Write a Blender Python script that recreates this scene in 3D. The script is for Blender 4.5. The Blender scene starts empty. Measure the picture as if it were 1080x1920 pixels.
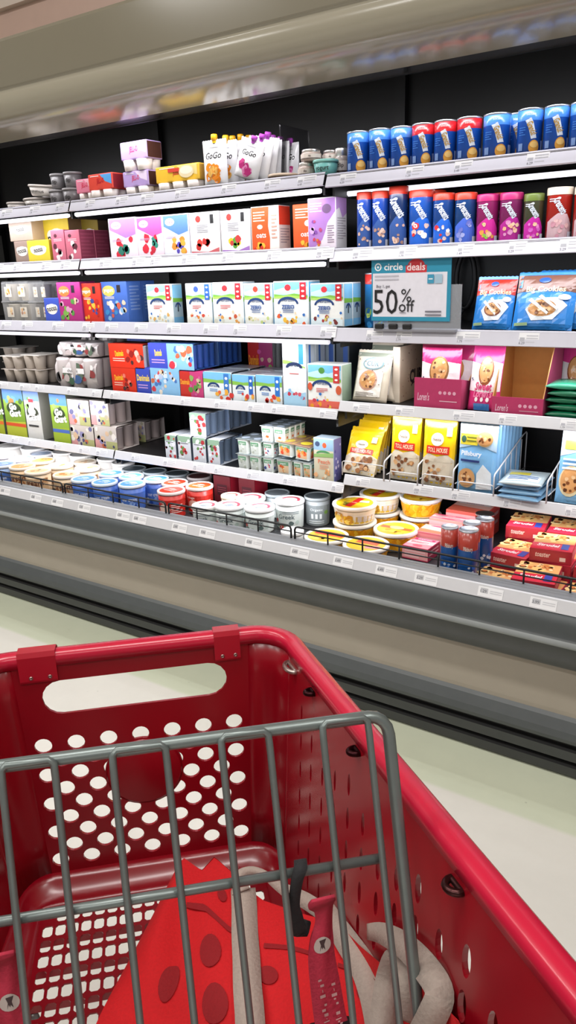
import bpy, bmesh, math, random
from mathutils import Vector, Matrix, geometry
rnd = random.Random(7)
PI = math.pi
V3 = Vector
COL = bpy.context.scene.collection

# ------------------------------------------------------------------ camera
F_PX = 1400.0
CAM_H = 1.5
dxc = -V3((-1640 - 540, -(577 - 960), -F_PX)).normalized()
dzc = -V3((142, -4308, -F_PX)).normalized()
dzc = (dzc - dxc * dzc.dot(dxc)).normalized()
dyc = dzc.cross(dxc)
ROT = Matrix((dxc, dyc, dzc))
cam_data = bpy.data.cameras.new('camera')
cam = bpy.data.objects.new('camera', cam_data)
COL.objects.link(cam)
cam_data.sensor_width = 36.0
cam_data.lens = F_PX / 1920.0 * 36.0
cam_data.clip_start = 0.02
cam.matrix_world = Matrix.Translation((0, 0, CAM_H)) @ ROT.to_4x4()
bpy.context.scene.camera = cam


def ray(x, y):
    return ROT @ V3((x - 540, -(y - 960), -F_PX))


def atY(x, y, Y):
    r = ray(x, y)
    return V3((0, 0, CAM_H)) + r * (Y / r.y)


def atZ(x, y, Z):
    r = ray(x, y)
    return V3((0, 0, CAM_H)) + r * ((Z - CAM_H) / r.z)


# ------------------------------------------------------------------ materials
def lin(h):
    h = h.lstrip('#')
    c = [int(h[i:i + 2], 16) / 255 for i in (0, 2, 4)]
    return [x / 12.92 if x <= .04045 else ((x + .055) / 1.055) ** 2.4 for x in c] + [1]


KIND = dict(  # rough, metallic, coat, noise scale, noise amount
    paper=(.55, 0, 0, 60, .06), gloss=(.28, 0, .2, 40, .05), film=(.24, 0, .3, 30, .08), plastic=(.35, 0, 0, 25, .05),
    metal=(.3, .9, 0, 30, .08), paint=(.4, 0, 0, 12, .05), cloth=(.85, 0, 0, 250, .16), card=(.75, 0, 0, 45, .10),
    rubber=(.5, 0, 0, 20, .12), cart=(.27, 0, .15, 14, .06), wire=(.36, .55, 0, 60, .10), black=(.45, 0, 0, 18, .2),
    canopy=(.17, 0, .3, 3, .05), foil=(.3, .7, 0, 70, .12))
MATS = {}


def M(key):
    if key in MATS:
        return MATS[key]
    kind, col = key.split('#')
    m = bpy.data.materials.new(kind + '_' + col)
    m.use_nodes = True
    nt = m.node_tree
    b = nt.nodes['Principled BSDF']
    if kind == 'emit':
        c, s = col.split('@')
        b.inputs['Base Color'].default_value = lin(c)
        b.inputs['Emission Color'].default_value = lin(c)
        b.inputs['Emission Strength'].default_value = float(s)
        MATS[key] = m
        return m
    if kind in ('clear', 'tint'):
        b.inputs['Base Color'].default_value = lin(col)
        b.inputs['Roughness'].default_value = .12
        b.inputs['Alpha'].default_value = .22 if kind == 'clear' else .5
        b.inputs['IOR'].default_value = 1.45
        MATS[key] = m
        return m
    r, me, coat, sc, am = KIND[kind]
    b.inputs['Roughness'].default_value = r
    b.inputs['Metallic'].default_value = me
    b.inputs['Coat Weight'].default_value = coat
    b.inputs['Coat Roughness'].default_value = .15
    tc = nt.nodes.new('ShaderNodeTexCoord')
    no = nt.nodes.new('ShaderNodeTexNoise')
    no.inputs['Scale'].default_value = sc
    no.inputs['Detail'].default_value = 3
    nt.links.new(tc.outputs['Object'], no.inputs['Vector'])
    mr = nt.nodes.new('ShaderNodeMapRange')
    mr.inputs['To Min'].default_value = 1 - am
    mr.inputs['To Max'].default_value = 1 + am
    nt.links.new(no.outputs['Fac'], mr.inputs['Value'])
    mx = nt.nodes.new('ShaderNodeMix')
    mx.data_type = 'RGBA'
    mx.blend_type = 'MULTIPLY'
    mx.inputs['Factor'].default_value = 1
    mx.inputs[6].default_value = lin(col)
    nt.links.new(mr.outputs['Result'], mx.inputs[7])
    nt.links.new(mx.outputs[2], b.inputs['Base Color'])
    if kind in ('cloth', 'film', 'card', 'black'):
        bu = nt.nodes.new('ShaderNodeBump')
        bu.inputs['Strength'].default_value = .25 if kind == 'cloth' else .12
        bu.inputs['Distance'].default_value = .004
        nt.links.new(no.outputs['Fac'], bu.inputs['Height'])
        nt.links.new(bu.outputs['Normal'], b.inputs['Normal'])
    MATS[key] = m
    return m


# ------------------------------------------------------------------ mesh builder
class MB:
    def __init__(s):
        s.v, s.f, s.m, s.sm, s.keys = [], [], [], [], []

    def ki(s, key):
        if key not in s.keys:
            s.keys.append(key)
        return s.keys.index(key)

    def add(s, vs, fs, key, smooth=False):
        o = len(s.v)
        s.v += [V3(p) for p in vs]
        k = s.ki(key) if isinstance(key, str) else None
        for i, f in enumerate(fs):
            s.f.append([o + j for j in f])
            s.m.append(k if k is not None else s.ki(key[i]))
            s.sm.append(smooth)
        return s

    def box(s, x0, x1, y0, y1, z0, z1, key, r=0):
        if r > 0:
            bm = bmesh.new()
            bmesh.ops.create_cube(bm, size=1)
            for v in bm.verts:
                v.co = V3(((x0 + x1) / 2 + v.co.x * (x1 - x0), (y0 + y1) / 2 + v.co.y * (y1 - y0), (z0 + z1) / 2 + v.co.z * (z1 - z0)))
            bmesh.ops.bevel(bm, geom=list(bm.edges), offset=r, segments=2, profile=.5, affect='EDGES')
            bm.verts.index_update()
            s.add([v.co.copy() for v in bm.verts], [[v.index for v in f.verts] for f in bm.faces], key)
            bm.free()
            return s
        vs = [(x, y, z) for z in (z0, z1) for y in (y0, y1) for x in (x0, x1)]
        return s.add(vs, [(0, 2, 3, 1), (4, 5, 7, 6), (0, 1, 5, 4), (2, 6, 7, 3), (0, 4, 6, 2), (1, 3, 7, 5)], key)

    def grid(s, fn, nu, nv, key, smooth=True):
        vs = [fn(i / nu, j / nv) for j in range(nv + 1) for i in range(nu + 1)]
        w = nu + 1
        return s.add(vs, [(j * w + i, j * w + i + 1, (j + 1) * w + i + 1, (j + 1) * w + i) for j in range(nv) for i in range(nu)], key, smooth)

    def lathe(s, prof, key, n=28, c=(0, 0, 0), cap0=True, cap1=True, smooth=True, keys=None):
        c = V3(c)
        vs = [c + V3((r * math.cos(2 * PI * i / n), r * math.sin(2 * PI * i / n), z)) for r, z in prof for i in range(n)]
        fs, ks = [], []
        for j in range(len(prof) - 1):
            for i in range(n):
                fs.append((j * n + i, j * n + (i + 1) % n, (j + 1) * n + (i + 1) % n, (j + 1) * n + i))
                ks.append(keys[j] if keys else key)
        s.add(vs, fs, ks, smooth)
        if cap0:
            s.add([vs[i] for i in range(n)], [list(range(n))[::-1]], keys[0] if keys else key)
        if cap1:
            o = (len(prof) - 1) * n
            s.add([vs[o + i] for i in range(n)], [list(range(n))], keys[-1] if keys else key)
        return s

    def tube(s, pts, r, key, n=8, closed=False):
        pts = [V3(p) for p in pts]
        m = len(pts)
        rings = []
        up = None
        for i in range(m):
            a = pts[(i - 1) % m] if (i or closed) else pts[i]
            b = pts[(i + 1) % m] if (i < m - 1 or closed) else pts[i]
            t = (b - a).normalized()
            if up is None:
                up = V3((0, 0, 1)) if abs(t.z) < .9 else V3((1, 0, 0))
            x = t.cross(up).normalized()
            up = x.cross(t).normalized()
            rr = r[i] if isinstance(r, (list, tuple)) else r
            rings.append([pts[i] + x * rr * math.cos(2 * PI * k / n) + up * rr * math.sin(2 * PI * k / n) for k in range(n)])
        vs = [p for q in rings for p in q]
        fs = []
        for i in range(m if closed else m - 1):
            j = (i + 1) % m
            for k in range(n):
                fs.append((i * n + k, i * n + (k + 1) % n, j * n + (k + 1) % n, j * n + k))
        if not closed:
            fs.append(list(range(n)))
            fs.append([(m - 1) * n + k for k in range(n)][::-1])
        return s.add(vs, fs, key, True)

    def ribbon(s, pts, side, w, th, key):
        """flat strap: centre points, side vectors (unit), width, thickness"""
        n = len(pts)
        vs, fs = [], []
        for i in range(n):
            p = V3(pts[i])
            t = (V3(pts[min(i + 1, n - 1)]) - V3(pts[max(i - 1, 0)])).normalized()
            sd = V3(side[i] if isinstance(side, list) else side)
            sd = (sd - t * sd.dot(t)).normalized()
            nn = t.cross(sd).normalized() * th / 2
            ww = w[i] if isinstance(w, list) else w
            vs += [p - sd * ww / 2 - nn, p + sd * ww / 2 - nn, p + sd * ww / 2 + nn, p - sd * ww / 2 + nn]
        for i in range(n - 1):
            for k in range(4):
                fs.append((i * 4 + k, i * 4 + (k + 1) % 4, i * 4 + 4 + (k + 1) % 4, i * 4 + 4 + k))
        fs += [(0, 3, 2, 1), tuple((n - 1) * 4 + k for k in range(4))]
        return s.add(vs, fs, key, True)

    def extrude_x(s, prof, x0, x1, key, smooth=False, close=False, keys=None):
        n = len(prof)
        vs = [(x0, y, z) for y, z in prof] + [(x1, y, z) for y, z in prof]
        fs = [(i, i + n, i + 1 + n, i + 1) for i in range(n - 1)]
        ks = list(keys) if keys else [key] * (n - 1)
        if close:
            fs += [(n - 1, 2 * n - 1, n, 0), list(range(n)), list(range(n, 2 * n))[::-1]]
            ks += [key] * 3
        return s.add(vs, fs, ks, smooth)

    def build(s, name, parent=None, **props):
        me = bpy.data.meshes.new(name)
        me.from_pydata([tuple(p) for p in s.v], [], s.f)
        for k in s.keys:
            me.materials.append(M(k))
        me.polygons.foreach_set('material_index', s.m)
        me.polygons.foreach_set('use_smooth', s.sm)
        me.update()
        bm = bmesh.new()
        bm.from_mesh(me)
        bmesh.ops.remove_doubles(bm, verts=bm.verts, dist=1e-6)
        if props.pop('fixn', True):
            bmesh.ops.recalc_face_normals(bm, faces=bm.faces)
        bm.to_mesh(me)
        bm.free()
        o = bpy.data.objects.new(name, me)
        COL.objects.link(o)
        if parent:
            o.parent = parent
        for k, v in props.items():
            o[k] = v
        return o


def thing(name, label, cat, loc=(0, 0, 0), rz=0, group=None):
    o = bpy.data.objects.new(name, None)
    o.empty_display_size = .02
    COL.objects.link(o)
    o.location = loc
    o.rotation_euler = (0, 0, rz)
    tag(o, label, cat, group)
    return o


def tag(o, label, cat, group=None):
    o['label'] = label
    o['category'] = cat
    if group:
        o['group'] = group
    return o


def copy_tree(o, parent=None):
    c = o.copy()
    COL.objects.link(c)
    c.parent = parent
    for ch in KIDS(o):
        copy_tree(ch, c)
    return c


def KIDS(o):
    return [c for c in COL.objects if c.parent == o]


def structure(o):
    o['kind'] = 'structure'
    return o


def smooth_path(P, n=5):
    out_ = []
    for i in range(len(P) - 1):
        p0, p1, p2, p3 = P[max(i - 1, 0)], P[i], P[i + 1], P[min(i + 2, len(P) - 1)]
        for k in range(n):
            t = k / n
            out_.append(.5 * (2 * p1 + (p2 - p0) * t + (2 * p0 - 5 * p1 + 4 * p2 - p3) * t * t + (3 * p1 - p0 - 3 * p2 + p3) * t ** 3))
    return out_ + [P[-1]]


# ------------------------------------------------------------------ printed artwork (flat shapes laid on a surface function)
TXT = {}


def text_mesh(s, bold=.0, shear=0.0):
    k = (s, bold, shear)
    if k not in TXT:
        cu = bpy.data.curves.new('letters', 'FONT')
        cu.body = s
        cu.size = 1
        cu.offset = bold
        cu.shear = shear
        cu.resolution_u = 2
        cu.align_x = 'CENTER'
        cu.align_y = 'CENTER'
        ob = bpy.data.objects.new('letters', cu)
        COL.objects.link(ob)
        dg = bpy.context.evaluated_depsgraph_get()
        me = bpy.data.meshes.new_from_object(ob.evaluated_get(dg))
        vs = [(v.co.x, v.co.y) for v in me.vertices]
        fs = [list(p.vertices) for p in me.polygons]
        bpy.data.objects.remove(ob)
        bpy.data.curves.remove(cu)
        bpy.data.meshes.remove(me)
        xs = [p[0] for p in vs] or [0]
        ys = [p[1] for p in vs] or [0]
        cx, cy = (min(xs) + max(xs)) / 2, (min(ys) + max(ys)) / 2
        TXT[k] = ([(x - cx, y - cy) for x, y in vs], fs, max(xs) - min(xs), max(ys) - min(ys))
    return TXT[k]


def art(mb, F, W, H, items, kind='paper', layer=1, sub=1):
    """F(u, v, k): surface point for print coordinates u, v in 0..1, k layers up. W, H: size of the face in metres."""
    k = layer
    for it in items:
        t = it[0]
        if t == 'r':
            _, u0, v0, u1, v1, c = it
            n = max(1, int(sub * abs(u1 - u0) + .99))
            mnv = max(1, int(sub * abs(v1 - v0) + .99))
            mb.grid(lambda a, b: F(u0 + (u1 - u0) * a, v0 + (v1 - v0) * b, k), n, mnv, kind + c, False)
        elif t == 'e':
            _, cu, cv, ru, rv, c = it
            if rv is None:
                rv = ru * W / H
            N = 18
            vs = [F(cu, cv, k)]
            rings = (.33, .66, 1) if sub > 1 else (1,)
            for q in rings:
                vs += [F(cu + ru * q * math.cos(2 * PI * i / N), cv + rv * q * math.sin(2 * PI * i / N), k) for i in range(N)]
            fs = [(0, 1 + i, 1 + (i + 1) % N) for i in range(N)]
            if len(rings) > 1:
                for w_ in range(len(rings) - 1):
                    fs += [(1 + w_ * N + i, 1 + w_ * N + N + i, 1 + w_ * N + N + (i + 1) % N, 1 + w_ * N + (i + 1) % N) for i in range(N)]
            mb.add(vs, fs, kind + c)
        elif t == 'p':
            _, c, pts = it
            if sub > 1:
                loop = []
                for (xa, ya), (xb, yb) in zip(pts, pts[1:] + pts[:1]):
                    m_ = max(1, int(math.hypot(xb - xa, yb - ya) * 10))
                    loop += [(xa + (xb - xa) * q / m_, ya + (yb - ya) * q / m_) for q in range(m_)]
                n_ = len(loop)
                vin = [V3(p) for p in loop] + [V3((i / 14, j / 14)) for i in range(1, 14) for j in range(1, 14)]
                r_ = geometry.delaunay_2d_cdt(vin, [], [list(range(n_))], 1, 1e-5)
                mb.add([F(p[0], p[1], k) for p in r_[0]], [list(f) for f in r_[2]], kind + c)
                k += 1
                continue
            vs = [F(u, v, k) for u, v in pts]
            mb.add(vs, [list(range(len(vs)))], kind + c)
        elif t == 't':
            cu, cv, h, s, c = it[1:6]
            wmax = it[6] if len(it) > 6 else .95
            rot = it[7] if len(it) > 7 else 0
            bold = it[8] if len(it) > 8 else .012
            shear = it[9] if len(it) > 9 else 0
            vs, fs, w, hh = text_mesh(s, bold, shear)
            if not vs:
                continue
            hm = h * H
            sc = hm / hh
            sx = min(sc, wmax * (H if rot else W) / w)
            ca, sa = math.cos(rot), math.sin(rot)
            out = []
            for x, y in vs:
                x, y = x * sx, y * sc
                x, y = x * ca - y * sa, x * sa + y * ca
                out.append(F(cu + x / W, cv + y / H, k))
            mb.add(out, fs, kind + c)
        elif t == 'l':  # lines of small print
            _, u0, v0, u1, n, dv, c = it
            for i in range(n):
                e = u1 - (u1 - u0) * (.0 if i % 3 != 2 else .3)
                vv = v0 - i * dv
                mb.grid(lambda a, b: F(u0 + (e - u0) * a, vv - dv * .4 * b, k), max(1, sub // 2), 1, kind + c, False)
        elif t == 'b':  # blobs: fruit, splashes, crumbs
            _, seed, u0, v0, u1, v1, n, cols, rr = it
            q = random.Random(seed)
            for i in range(n):
                cu, cv = q.uniform(u0, u1), q.uniform(v0, v1)
                r = rr * q.uniform(.6, 1.25)
                m = 9
                pts = [(cu + r * q.uniform(.75, 1.1) * math.cos(2 * PI * j / m), cv + r * q.uniform(.75, 1.1) * W / H * math.sin(2 * PI * j / m)) for j in range(m)]
                pts = [(u, min(1, max(0, cv + max(-.3, min(.3, v - cv))))) for u, v in pts]
                mb.add([F(u, v, k + i % 3 * .4) for u, v in pts], [list(range(m))], kind + cols[i % len(cols)])
        elif t == 'a':  # arched band
            _, cu, cv, ru, rv, th, c = it
            n = 10
            mb.grid(lambda a, b: F(cu + (ru - th * b * H / W) * math.cos(PI * (1 - a)), cv + (rv - th * b) * math.sin(PI * (1 - a)), k), n, 1, kind + c, False)
        k += 1


EPS = .0002


def face_front(x0, W, z0, H, y):
    return lambda u, v, k: V3((x0 + u * W, y - k * EPS, z0 + v * H))


def face_right(x, y0, D, z0, H):
    return lambda u, v, k: V3((x + k * EPS, y0 + u * D, z0 + v * H))


def face_top(x0, W, y0, D, z):
    return lambda u, v, k: V3((x0 + u * W, y0 + v * D, z + k * EPS))


def face_cyl(r, z0, H, turn=0, r1=None, span=PI):
    def F(u, v, k):
        a = -PI / 2 + (u - .5) * span + turn
        rr = (r + ((r1 or r) - r) * v) + k * .0004
        return V3((rr * math.cos(a), rr * math.sin(a), z0 + v * H))
    return F

# ------------------------------------------------------------------ room
D = 2.048           # kick plate of the case
XL, XR = -4.95, 1.15


def floor_mat():
    m = bpy.data.materials.new('vinyl_floor')
    m.use_nodes = True
    nt = m.node_tree
    b = nt.nodes['Principled BSDF']
    b.inputs['Roughness'].default_value = .32
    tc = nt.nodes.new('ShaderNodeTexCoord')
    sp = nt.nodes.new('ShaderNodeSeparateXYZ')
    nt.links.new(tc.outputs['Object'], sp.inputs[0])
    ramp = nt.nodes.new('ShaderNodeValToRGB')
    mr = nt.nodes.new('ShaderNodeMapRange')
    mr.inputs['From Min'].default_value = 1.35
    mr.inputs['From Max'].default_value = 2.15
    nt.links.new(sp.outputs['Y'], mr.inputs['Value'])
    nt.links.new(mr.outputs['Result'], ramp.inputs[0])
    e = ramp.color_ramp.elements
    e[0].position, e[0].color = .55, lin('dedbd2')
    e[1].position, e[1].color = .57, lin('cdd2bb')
    no = nt.nodes.new('ShaderNodeTexNoise')
    no.inputs['Scale'].default_value = 9
    no.inputs['Detail'].default_value = 8
    no.inputs['Roughness'].default_value = .7
    nt.links.new(tc.outputs['Object'], no.inputs['Vector'])
    m2 = nt.nodes.new('ShaderNodeMapRange')
    m2.inputs['To Min'].default_value = .93
    m2.inputs['To Max'].default_value = 1.05
    nt.links.new(no.outputs['Fac'], m2.inputs['Value'])
    vo = nt.nodes.new('ShaderNodeTexVoronoi')
    vo.inputs['Scale'].default_value = 11
    nt.links.new(tc.outputs['Object'], vo.inputs['Vector'])
    m3 = nt.nodes.new('ShaderNodeMapRange')
    m3.inputs['From Min'].default_value = .03
    m3.inputs['From Max'].default_value = .045
    m3.inputs['To Min'].default_value = .8
    nt.links.new(vo.outputs['Distance'], m3.inputs['Value'])
    mu = nt.nodes.new('ShaderNodeMath')
    mu.operation = 'MULTIPLY'
    nt.links.new(m2.outputs['Result'], mu.inputs[0])
    nt.links.new(m3.outputs['Result'], mu.inputs[1])
    mx = nt.nodes.new('ShaderNodeMix')
    mx.data_type = 'RGBA'
    mx.blend_type = 'MULTIPLY'
    mx.inputs['Factor'].default_value = 1
    nt.links.new(ramp.outputs[0], mx.inputs[6])
    nt.links.new(mu.outputs[0], mx.inputs[7])
    nt.links.new(mx.outputs[2], b.inputs['Base Color'])
    return m


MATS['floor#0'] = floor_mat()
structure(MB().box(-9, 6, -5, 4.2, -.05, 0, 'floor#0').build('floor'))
structure(MB().box(-9, 6, -5, 4.2, 4.3, 4.35, 'paint#cfc4b8').build('ceiling'))
structure(MB().box(-9, 6, 3.3, 3.38, 0, 4.3, 'paint#c9ab9d').build('wall_back'))
tr = MB()
tr.box(-9, 6, 3.26, 3.3, 2.98, 3.06, 'paint#d8c9bd')
structure(tr.build('trim_1'))

# ------------------------------------------------------------------ refrigerated case
case = thing('refrigerated_display_case', 'long open refrigerated dairy case with beige lower panel and dark bumper', 'refrigerator', (-1.9, 2.5, 0))
CX = V3((1.9, -2.5, 0))


def cpart(mb, name, parent=None, **kw):
    mb.v = [p + CX for p in mb.v]
    return mb.build(name, parent or case, **kw)


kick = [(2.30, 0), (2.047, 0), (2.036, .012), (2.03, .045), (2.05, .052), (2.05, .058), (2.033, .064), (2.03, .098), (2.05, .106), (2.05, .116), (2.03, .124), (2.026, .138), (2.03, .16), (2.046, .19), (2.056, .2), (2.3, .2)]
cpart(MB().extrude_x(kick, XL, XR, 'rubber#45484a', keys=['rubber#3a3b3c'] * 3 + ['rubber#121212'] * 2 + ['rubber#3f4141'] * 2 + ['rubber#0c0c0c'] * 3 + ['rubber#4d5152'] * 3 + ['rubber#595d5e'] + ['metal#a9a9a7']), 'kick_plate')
cpart(MB().extrude_x([(2.3, .2), (2.056, .2), (2.054, .215), (2.05, .36), (2.055, .385), (2.3, .385)], XL, XR, 'paint#a39a8c'), 'lower_panel')
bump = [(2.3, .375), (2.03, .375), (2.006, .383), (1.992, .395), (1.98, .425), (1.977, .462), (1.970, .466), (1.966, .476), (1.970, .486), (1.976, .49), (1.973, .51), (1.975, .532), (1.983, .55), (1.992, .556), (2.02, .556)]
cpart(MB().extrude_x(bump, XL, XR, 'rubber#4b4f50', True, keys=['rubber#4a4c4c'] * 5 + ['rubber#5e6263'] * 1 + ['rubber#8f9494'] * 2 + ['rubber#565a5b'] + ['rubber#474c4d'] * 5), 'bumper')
rl = MB().extrude_x([(1.994, .556), (1.991, .558), (2.006, .592), (2.012, .594), (2.014, .586)], XL, XR, 'plastic#cacacd')
rail = cpart(rl, 'price_rail')
cpart(MB().extrude_x([(2.012, .556), (2.012, .588), (2.066, .592), (2.08, .592), (2.08, .5)], XL, XR, 'paint#7d7f82'), 'front_ledge')
cpart(MB().extrude_x([(2.08, .5), (2.84, .5), (2.84, .45), (2.08, .45)], XL, XR, 'black#2a2a2c', close=True), 'deck')
cpart(MB().extrude_x([(2.83, .5), (2.83, 2.2), (2.9, 2.3), (2.9, .0), (2.83, 0)], XL, XR, 'black#070607', close=True), 'back_panel')
cpart(MB().extrude_x([(2.83, 2.2), (2.75, 2.19), (2.30, 2.09), (2.27, 2.055), (2.262, 2.03), (2.25, 2.03), (2.25, 2.3), (2.9, 2.3)], XL, XR, 'black#080809'), 'inner_hood')
can = [(2.25, 2.032), (2.15, 2.026)]
curve = [(2.15, 2.024), (2.09, 2.032), (2.03, 2.042), (1.99, 2.053), (1.968, 2.066), (1.954, 2.083), (1.948, 2.10), (1.9475, 2.115), (1.949, 2.13), (1.952, 2.142), (1.948, 2.146)]
cpart(MB().extrude_x(curve, XL, XR, 'canopy#958f7e', True), 'canopy_underside')  # same panel as the fascia, its colour lightened to imitate stronger light
cpart(MB().extrude_x([(1.948, 2.145), (1.946, 2.15), (1.946, 2.288), (1.95, 2.298)], XL, XR, 'canopy#767060'), 'canopy_fascia')  # colour darkened to imitate the weak, steep light on this face
cpart(MB().extrude_x([(1.95, 2.298), (1.962, 2.302), (2.05, 2.302), (2.9, 2.305)], XL, XR, 'canopy#cfd0bd'), 'canopy_top')  # pale colour paints the lit highlight along the top edge
cpart(MB().extrude_x(can, XL, XR, 'chrome#0'), 'canopy_lip') if False else None
mt = bpy.data.materials.new('polished_strip')
mt.use_nodes = True
_b = mt.node_tree.nodes['Principled BSDF']
_b.inputs['Metallic'].default_value = 1
_b.inputs['Roughness'].default_value = .16
_b.inputs['Base Color'].default_value = lin('d8d2d4')
_n = mt.node_tree.nodes.new('ShaderNodeTexNoise')
_n.inputs['Scale'].default_value = 30
_r = mt.node_tree.nodes.new('ShaderNodeMapRange')
_r.inputs['To Min'].default_value = .12
_r.inputs['To Max'].default_value = .24
mt.node_tree.links.new(_n.outputs['Fac'], _r.inputs['Value'])
mt.node_tree.links.new(_r.outputs['Result'], _b.inputs['Roughness'])
MATS['mirror#0'] = mt
cpart(MB().extrude_x(can, XL, XR, 'mirror#0'), 'canopy_lip')
for xx in (XL, XR):
    cpart(MB().extrude_x([(2.05, 0), (2.05, .38), (2.0, .4), (1.985, .5), (2.03, .6), (2.3, .75), (2.3, 1.6), (2.2, 2.0), (1.95, 2.14), (1.95, 2.3), (2.9, 2.3), (2.9, 0)], xx, xx + .04 * (1 if xx > 0 else -1), 'paint#8f8a80', close=True), 'end_panel')
JX = [-4.95, -3.785, -2.565, -1.345, -.125, 1.15]
for j in JX[1:-1]:
    cpart(MB().box(j - .02, j + .02, 2.8, 2.829, .5, 2.16, 'black#0d0c0d'), 'upright')
# shelves ------------------------------------------------------------
SH = {}
RY = {1: .20, 2: .22, 3: .24, 4: .27, 5: .30}
RZ = {1: (1.796, 1.789), 2: (1.570, 1.562), 3: (1.312, 1.303), 4: (1.012, 1.044), 5: (.727, .763)}
RH = {1: .042, 2: .043, 3: .046, 4: .036, 5: .038}
SECN = ['far end section', 'third section', 'second section', 'sign section', 'end section']
LEV = {1: 'top', 2: 'second', 3: 'third', 4: 'fourth', 5: 'lowest'}
CARRY = {(1, 2): 'the juice pouches and pudding packs', (1, 3): 'the blue biscuit cans', (2, 2): 'the white and lilac snack cartons', (2, 3): 'the dough canisters with red caps',
         (3, 2): 'the light blue milk cartons', (3, 3): 'the fifty percent sign and cookie bags', (4, 2): 'the red and blue yogurt packs', (4, 3): 'the pink dough bags',
         (5, 2): 'the green grey cup packs', (5, 3): 'the yellow dough bags', (1, 1): 'the small white dip tubs', (2, 1): 'the pink and yellow small cartons',
         (3, 1): 'the clear snack packs', (4, 1): 'the stacked beige trays', (5, 1): 'the green pouch boxes'}
PLATE = {}
for s in range(1, 6):
    Y = D + RY[s]
    for i in range(5):
        if i in (0, 4):
            continue
        x0, x1 = JX[i] + .004, JX[i + 1] - .004
        z = RZ[s][0 if i < 3 else 1]
        PLATE[s, i] = (Y, z)
        t = thing('refrigerator_shelf', '%s black case shelf with white price rail holding %s' % (LEV[s], CARRY[s, i]), 'shelf', ((x0 + x1) / 2, Y + .25, z - .02), 0, 'case shelves')
        off = V3((-(x0 + x1) / 2, -Y - .25, -z + .02))

        def sp(mb, name, parent=t):
            mb.v = [p + off for p in mb.v]
            return mb.build(name, parent)
        zt = z - .008
        sp(MB().box(x0, x1, Y + .012, 2.8, zt - .022, zt, 'black#1a191a'), 'shelf_plate')
        h = RH[s]
        lean = .016 if s <= 2 else .014
        pr = sp(MB().extrude_x([(Y + .012, z - .004), (Y + lean + .002, z), (Y + lean - .001, z - .002), (Y - .001, z - h + .002), (Y + .002, z - h), (Y + .014, z - h)], x0, x1, 'plastic#' + ('dddce8', 'dddce8', 'cccbd6', 'd2d2d6', 'd2d2d6')[s - 1]), 'price_rail')
        nt_ = 7
        for k in range(nt_):
            tx = x0 + (x1 - x0) * (k + .25 + .5 * rnd.random()) / nt_
            tw = rnd.uniform(.05, .08)
            F = (lambda tx, tw: lambda u, v, kk: V3((tx + u * tw, Y - .0012 - kk * EPS + (lean - .0) * (1 - v) * 0 + lean * (.12 + v * .76), z - h + h * (.1 + v * .78))))(tx, tw)
            g = MB().grid(lambda a, b: F(a, b, 0), 1, 1, 'paper#eeeef1', False)
            art(g, F, tw, h * .78, [('r', .06, .3, .3, .62, '#b4b4bc'), ('l', .38, .8, .95, 2, .2, '#c0c0c8'), ('l', .38, .3, .8, 1, .2, '#c2c2ca'), ('t', .18, .18, .22, '%d.%d9' % (rnd.randint(1, 6), rnd.choice([2, 4, 5, 7, 9])), '#85858d', .3)])
            sp(g, 'price_tag', pr)
        if s <= 3 and (i < 3 or s == 1):
            ty = 0 if i < 3 else .10
            sp(MB().extrude_x([(Y + ty + .012, z - h - .006), (Y + ty + .008, z - h - .009), (Y + ty + .008, z - h - .017), (Y + ty + .016, z - h - .022), (Y + ty + .026, z - h - .018), (Y + ty + .026, z - h - .008)], x0 + .02, x1 - .02, 'emit#f6f4ff@%s' % ('1.5' if s < 3 else '.75'), close=True), 'light_tube')
        for bx in (x0 + .01, x1 - .018):
            sp(MB().box(bx, bx + .008, Y + .03, 2.8, zt - .06, zt - .022, 'black#1e1e1f'), 'shelf_bracket')
        ld = bpy.data.lights.new('shelf_light', 'AREA')
        ld.shape = 'RECTANGLE'
        ld.size, ld.size_y = x1 - x0 - .06, .03
        ld.energy = 1.5 if s in (1, 2, 3) else (2.2 if s == 4 else 2.7)
        ld.color = (.93, .94, 1)
        lo = bpy.data.objects.new('shelf_light', ld)
        COL.objects.link(lo)
        lo.location = ((x0 + x1) / 2, Y + (.004 if i < 3 or s == 1 else .07), z - h - .03)
        lo.rotation_euler = (math.radians(24), 0, 0)

# green shelf talker dot, coiled hook at the back
# wire fences along the deck
fx = [-4.2] + [atY(x, 990, 2.07).x for x in (125, 549)] + [.35]
fx = [-3.9, atY(125, 960, 2.07).x, atY(314, 960, 2.07).x, atY(549, 990, 2.07).x, -.16, .6]
FL = ['at the far end', 'before the cream lidded tubs', 'before the red and white tubs', 'before the yellow tubs and red boxes', 'at the near end']
for i in range(5):
    a, b = fx[i] + .008, fx[i + 1] - .008
    t = thing('wire_fence', 'low black wire product fence on the case ledge ' + FL[i], 'fence', ((a + b) / 2, 2.07, .592), 0, 'black wire fences')
    o = V3((-(a + b) / 2, -2.07, -.592))
    zz = .637
    w = MB().tube([o + V3(p) for p in ((a, 2.07, .585), (a, 2.07, zz - .012), (a + .004, 2.07, zz - .003), (a + .013, 2.07, zz), (b - .013, 2.07, zz), (b - .004, 2.07, zz - .003), (b, 2.07, zz - .012), (b, 2.07, .585))], .0038, 'black#0a0a0b', 6)
    w.build('outer_wire', t)
    MB().tube([o + V3(p) for p in ((a, 2.072, .616), (b, 2.072, .616))], .0022, 'black#0f0f10', 6).build('middle_wire', t)
    n = max(2, round((b - a) / .14))
    for k in range(1, n):
        x = a + (b - a) * k / n
        MB().tube([o + V3((x, 2.071, zz)), o + V3((x, 2.071, .585))], .003, 'black#0f0f10', 6).build('upright_wire', t)
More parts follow.
